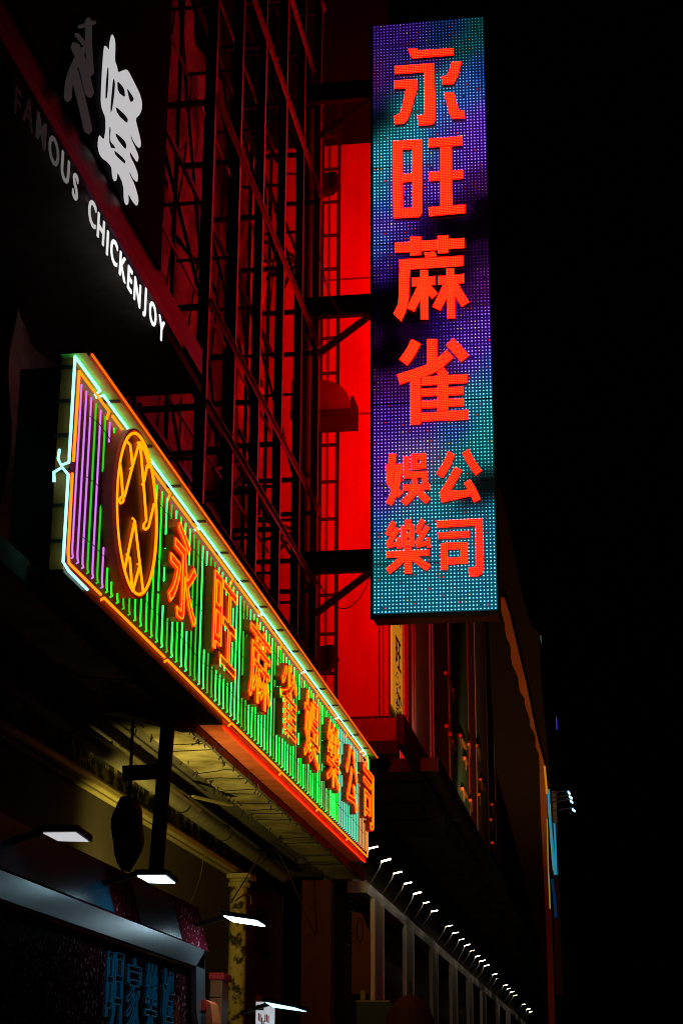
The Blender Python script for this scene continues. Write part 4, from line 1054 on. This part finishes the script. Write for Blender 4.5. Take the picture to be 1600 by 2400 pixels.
# ---------------------------------------------------------------- kiosk, lower left
XKi = -3.9
b1, b2 = ax(475, 2228, XKi), ax(332, 2169, XKi); zk1 = (b1[2]+b2[2])/2
b3 = ax(465, 2268, XKi); zk0 = b3[2]
print("kiosk", b1, b2, b3)
yk1 = ax(476, 2240, XKi)[1]; 
KI = thing("kiosk", "glossy speckled kiosk with a wide brushed metal band and blue painted characters", "kiosk", (XKi, yk1, .14))
def speckle(name, base, dot, rough=.12):
    m = bpy.data.materials.new(name); m.use_nodes = True; n = m.node_tree.nodes; l = m.node_tree.links; b = n["Principled BSDF"]
    tc = n.new("ShaderNodeTexCoord"); mp = n.new("ShaderNodeMapping"); mp.inputs["Scale"].default_value = (1, 1.3, .6); l.new(tc.outputs["Object"], mp.inputs[0])
    v = n.new("ShaderNodeTexVoronoi"); v.inputs["Scale"].default_value = 26; v.inputs["Randomness"].default_value = 1; l.new(mp.outputs[0], v.inputs["Vector"])
    no = n.new("ShaderNodeTexNoise"); no.inputs["Scale"].default_value = 3.0; l.new(mp.outputs[0], no.inputs["Vector"])
    mu = n.new("ShaderNodeMath"); mu.operation = 'MULTIPLY'; mu.inputs[1].default_value = .38; l.new(no.outputs["Fac"], mu.inputs[0])
    lt = n.new("ShaderNodeMath"); lt.operation = 'LESS_THAN'; l.new(v.outputs["Distance"], lt.inputs[0]); l.new(mu.outputs[0], lt.inputs[1])
    mx = n.new("ShaderNodeMixRGB"); mx.inputs[1].default_value = (*base, 1); mx.inputs[2].default_value = (*dot, 1); l.new(lt.outputs[0], mx.inputs[0]); l.new(mx.outputs[0], b.inputs["Base Color"])
    b.inputs["Roughness"].default_value = rough; return m
SPK = speckle("speckled_red_lacquer", (.12, .008, .02), (.6, .55, .45))
DKB = mat("blue_glow_panel", (.01, .10, .18), .25, 0, .3, 3, 0)  # blue lamp glow mixed into the panel's base colour
BAND = mat("brushed_steel_band", (.40, .42, .44), .3, .85, .12, 20, .05, stretch=(1, .1, 8))
top_z = zk1+.42
yx = ax(500, 2200, XKi)[1]
# upper fascia leans back
m = MB(); m.poly([(XKi, 7, zk1+.003), (XKi, yk1+.25, zk1+.003), (XKi-.12, yk1+.25, top_z), (XKi-.12, 7, top_z)]); m.poly([(XKi, yk1+.25, zk1+.003), (XKi-1.6, yk1+.25, zk1+.003), (XKi-1.6, yk1+.25, top_z), (XKi-.12, yk1+.25, top_z)]); m.poly([(XKi-.12, 7, top_z), (XKi-.12, yk1+.25, top_z), (XKi-1.6, yk1+.25, top_z), (XKi-1.6, 7, top_z)]); m.build("upper_fascia", SPK, KI)
ysplit = [ax(276, 2110, XKi)[1], ax(350, 2160, XKi)[1], ax(430, 2200, XKi)[1]]
for (a_, b_) in ((8.2, ax(270, 2100, XKi)[1]), (ax(330, 2150, XKi)[1], ax(425, 2200, XKi)[1])):
    m = MB(); m.poly([(XKi+.006, a_, zk1+.02), (XKi+.006, b_, zk1+.02), (XKi-.105, b_, top_z-.01), (XKi-.105, a_, top_z-.01)]); m.build("gloss_panel", DKB, KI)
m = MB(); m.box((XKi-.05, 7, zk0), (XKi+.02, yk1, zk1)); m.build("metal_band", BAND, KI)
m = MB(); e = ax(487, 2340, XKi)
m.prism([(XKi+.02, yk1, zk1-.002), (XKi+.02, yk1-.35, zk0-.001), (XKi+.02, yk1-.28, zk0-.4), (XKi+.02, yk1-.1, zk0-.62), (XKi+.02, yk1+.28, zk0-.62), (XKi+.02, yk1+.15, zk0-.4), (XKi+.02, yk1+.04, zk0-.2)][::-1], (-.05, 0, 0)); m.build("curved_band_end", BAND, KI)
MB().box((XKi-1.6, 7, .14), (XKi-.06, yk1+.1, zk0-.003)).build("body", speckle("speckled_maroon_lacquer", (.035, .004, .008), (.35, .3, .22)), KI)
BLUEP = emit("blue_painted_neon", (.001, .016, .034), 1.0, False, base=(.01, .06, .10))
def glyph(ch, px0, px1, ztop_, h):
    y0, y1 = y_at_x(px0, XKi-.03, 2.6), y_at_x(px1, XKi-.03, 2.6); spl = text_splines(ch); allp = np.array([q for s in spl for q in s]); lo, hi = allp.min(0), allp.max(0)
    m = MB()
    for s in spl: m.tube([(XKi-.05, y0+(q[0]-lo[0])/(hi[0]-lo[0])*(y1-y0), ztop_-h+(q[1]-lo[1])/(hi[1]-lo[1])*h) for q in s], .006, 4, closed=True)
    m.build("outlined_character", BLUEP, KI)
for ch, a_, b_ in (("明", 258, 294), ("家", 305, 338), ("樂", 348, 375), ("娛", 388, 412)): glyph(ch, a_, b_, zk0-.08-.0, .62)
# red box, orange standing banner
m = MB(); a, b = ay(455, 2343, 16.6), ay(498, 2368, 16.6)
RB = thing("red_cloth_box", "bright red cloth-covered box beside the kiosk's lower corner", "box", (a[0], 16.6, b[2]))
REDC = mat("bright_red_cloth", (.8, .03, .02), .7, 0, .2, 5, .2)
m.box((a[0], 16.6, b[2]), (ay(481, 2343, 16.6)[0], 17.0, a[2])); m.build("front", REDC, RB)
m = MB(); x0_ = ay(482, 2343, 16.6)[0]; m.prism([(x0_, 16.62, a[2]), (ay(492, 2350, 16.6)[0], 16.62, a[2]-.03), (b[0], 16.62, b[2]-.1), (b[0], 16.62, b[2]-.35), (x0_+.01, 16.62, b[2]-.35)], (0, .35, 0)); m.build("draped_side", mat("patterned_red_cloth", (.7, .05, .02), .7, 0, .5, 14, .2, col2=(.5, .2, .03)), RB)
TB = thing("tall_red_cabinet", "tall worn red and orange cabinet standing right of the kiosk", "cabinet", ay(505, 2340, 17.6))
a, b = ay(492, 2292, 17.6), ay(521, 2300, 17.6)
MB().box((a[0], 17.6, .14), (b[0], 17.9, a[2])).build("body", mat("worn_red_lacquer", (.55, .08, .03), .5, 0, .5, 5, .3, col2=(.30, .14, .03), stretch=(1, 1, .3)), TB, bevel=.01)
MB().box((a[0]-.01, 17.58, a[2]-.02), (b[0]+.02, 17.95, a[2]+.05)).build("lid", REDC, TB, bevel=.012)
MB().box((a[0]+.01, 17.585, a[2]-.18), (b[0]-.01, 17.599, a[2]-.16)).build("moulding", GOLD, TB)

# kiosk flood panels
LENSB = emit("cold_panel_lens", (13, 19, 22), 1.0)
LENSD = emit("dim_panel_lens", (.55, .56, .58), 1.0)
def flood(label, Y, corners, lit, thick=.04, e_=LENSB):
    # corners: near-left, near-right, far-right, far-left in px, on a horizontal plane
    z = ay(corners[0][0], corners[0][1], Y)[2]
    P = [az(x, y, z) for x, y in corners]
    cen = sum(P)/4; o = thing("led_flood_lamp", label, "lamp", cen, "flat white lamps over the kiosk")
    big = [cen+(p-cen)*1.18 for p in P]
    MB().prism([(p[0], p[1], z+.004) for p in big], (0, 0, thick)).build("housing", BLACK, o)
    if lit:
        m = MB(); m.prism([(p[0], p[1], z-.004) for p in P], (0, 0, .006)); m.build("lens", e_, o)
    m = MB(); m.beam((cen[0]-.1, cen[1], z+.06), (min(cen[0]-.5, XKi-.2), cen[1]+.1, z-.05), .04, .04); m.build("arm", BLACK, o)
    return z, cen
print(flood("dimmer flat lamp at the far left over the kiosk", 11.4, [(137, 1970), (208, 1972), (178, 1951), (102, 1952)], True, e_=LENSD))
print(flood("flat white lamp in the middle, below the dark upright post", 13.6, [(350, 2068), (410, 2070), (388, 2053), (323, 2053)], True, e_=emit("cold_panel_lens_soft", (5, 8, 9.5), 1.0)))
print(flood("long bright flat lamp jutting out in front of the yellow column", 16.6, [(547, 2160), (621, 2171), (600, 2158), (525, 2147)], True))
# fourth lamp with lit poster, low in the middle
print(flood("low slanting lamp above the small lit poster box", 19.5, [(640, 2360), (718, 2371), (690, 2362), (622, 2349)], True, e_=emit("blue_white_lens", (1.0, 2.4, 3.0), 1.0)))
a, b = ay(600, 2348, 20), ay(636, 2400, 20)
PB = thing("poster_light_box", "small white lit poster box with red figures at the bottom edge", "light box", (a[0], 20, .14))
m = MB(); m.box((a[0], 20, .6), (b[0]-.05, 20.15, a[2])); m.tube([(b[0]-.05, 20.08, .6), (b[0]-.05, 20.08, a[2]-.03)], .07, 10); m.build("case", emit("poster_glow", (.45, .47, .5), .9, base=(.6, .6, .6)), PB)
m = MB(); 
for k in range(7):
    x = a[0]+.03+k*.018; z = a[2]-.12-random.random()*.12; m.box((x, 19.993, z-.08), (x+.012, 19.998, z))
m.build("printed_figures", REDC, PB)
m = MB(); m.box((a[0]+.01, 19.994, a[2]-.09), (a[0]+.09, 19.999, a[2]-.03)); m.build("blue_print", mat("blue_print_ink", (.03, .05, .25), .6), PB)
m = MB(); m.prism([(a[0]-.01, 19.97, a[2]), (b[0]-.04, 19.97, a[2]-.0), (b[0]-.1, 19.97, a[2]+.05), (a[0]+.02, 19.97, a[2]+.07)], (0, .2, 0)); m.build("red_cap", REDC, PB)

# ---------------------------------------------------------------- added or assumed unseen warm floodlights lighting soffit and facades from below
def floodlight(label, loc, target, energy, color, size=.12, spot=1.9):
    loc = Vector(loc); d = (Vector(target)-loc).normalized(); o = thing("floodlight", label, "floodlight", loc)
    a = np.array(loc)-np.array(d)*.16; b = np.array(loc)-np.array(d)*.03
    MB().tube([a, b], .10, 12).build("housing", BLACK, o); MB().beam(a, a-np.array((0, 0, .22)), .04, .04).build("stand", STEEL, o)
    L = bpy.data.lights.new("lamp", 'SPOT'); L.energy = energy; L.color = color; L.spot_size = spot; L.spot_blend = .8; L.shadow_soft_size = size
    lo = bpy.data.objects.new("added_bulb", L); COL.objects.link(lo); lo.parent = o; lo.rotation_euler = d.to_track_quat('-Z', 'Y').to_euler()
floodlight("added unseen yellow floodlight behind the kiosk aimed up under the concrete canopy", (-5.15, 19.0, 2.6), (-5.2, 24.5, 6.9), 820, (1, .80, .15), .2, 1.5)  # made-up lamp supplying the yellow light on the soffit
floodlight("added small yellow floodlight hidden behind the kiosk, nearer the camera than the other", (-5.1, 13.5, 2.9), (-5.1, 18.5, 6.3), 90, (1, .72, .2), .2, 1.5)  # extra hidden lamp brightening the near end of the soffit
floodlight("assumed unseen warm floodlight on the canopy below the stone pilaster", (XC-.25, yq[2]+.4, ZC+.30), (XN, yq[3]-1, ZC+3.5), 110, (1, .50, .25), .12, 1.7)  # assumed lamp, added to give the pilaster its warm light from below
floodlight("assumed unseen orange floodlight on the canopy below the brown wall", (XC-.3, yq[3]+1.5, ZC+.30), (XN, yq[4]+1, ZC+2.6), 130, (1, .36, .08))  # lamp not seen, assumed as source of the orange glow low on this wall
floodlight("added orange floodlight on the canopy lighting the wavy sheeting", (XC+.0, 50, ZC+.35), (-2.0, 62, ZC+9), 2400, (1, .42, .12), .12, 1.2)  # lamp added so the far sheeting catches orange light

# dark rounded bundle hung beside the upright
c = ax(300, 1950, -5.3)
BD = thing("wrapped_bundle", "dark rounded canvas-wrapped bundle hanging left of the dark upright", "bundle", c)
m = MB(); NRg = 10
for k in range(NRg+1):
    t = k/NRg; z = c[2]+.36-t*.78; r = .20*(math.sin(math.pi*min(.97, .12+t*.86))**.55)
    for j in range(12):
        a_ = j*math.pi/6; rr = r*(1+.08*math.sin(3*a_+k)); m.v.append((c[0]+rr*math.cos(a_)*.8, c[1]+rr*math.sin(a_)*1.7, z))
for k in range(NRg):
    for j in range(12): m.face([12*k+j, 12*k+(j+1) % 12, 12*(k+1)+(j+1) % 12, 12*(k+1)+j])
m.face(list(range(12))); m.face(list(reversed(range(12*NRg, 12*NRg+12)))); m.build("canvas", BLACK, BD, smooth=True)
MB().tube([(c[0], c[1], c[2]+.34), (c[0], c[1], 6.0)], .02, 5).build("strap", STEEL, BD)

cab("drooping cable between the lattice and the middle bracket of the LED sign", [(748, 600), (770, 690), (800, 740), (830, 745), (868, 700)], -4.7, .012, BLACK)
cab("thin slack cable hanging below the lower bracket of the LED sign", [(745, 1360), (775, 1420), (815, 1430), (850, 1395), (870, 1340)], -4.7, .010, BLACK)
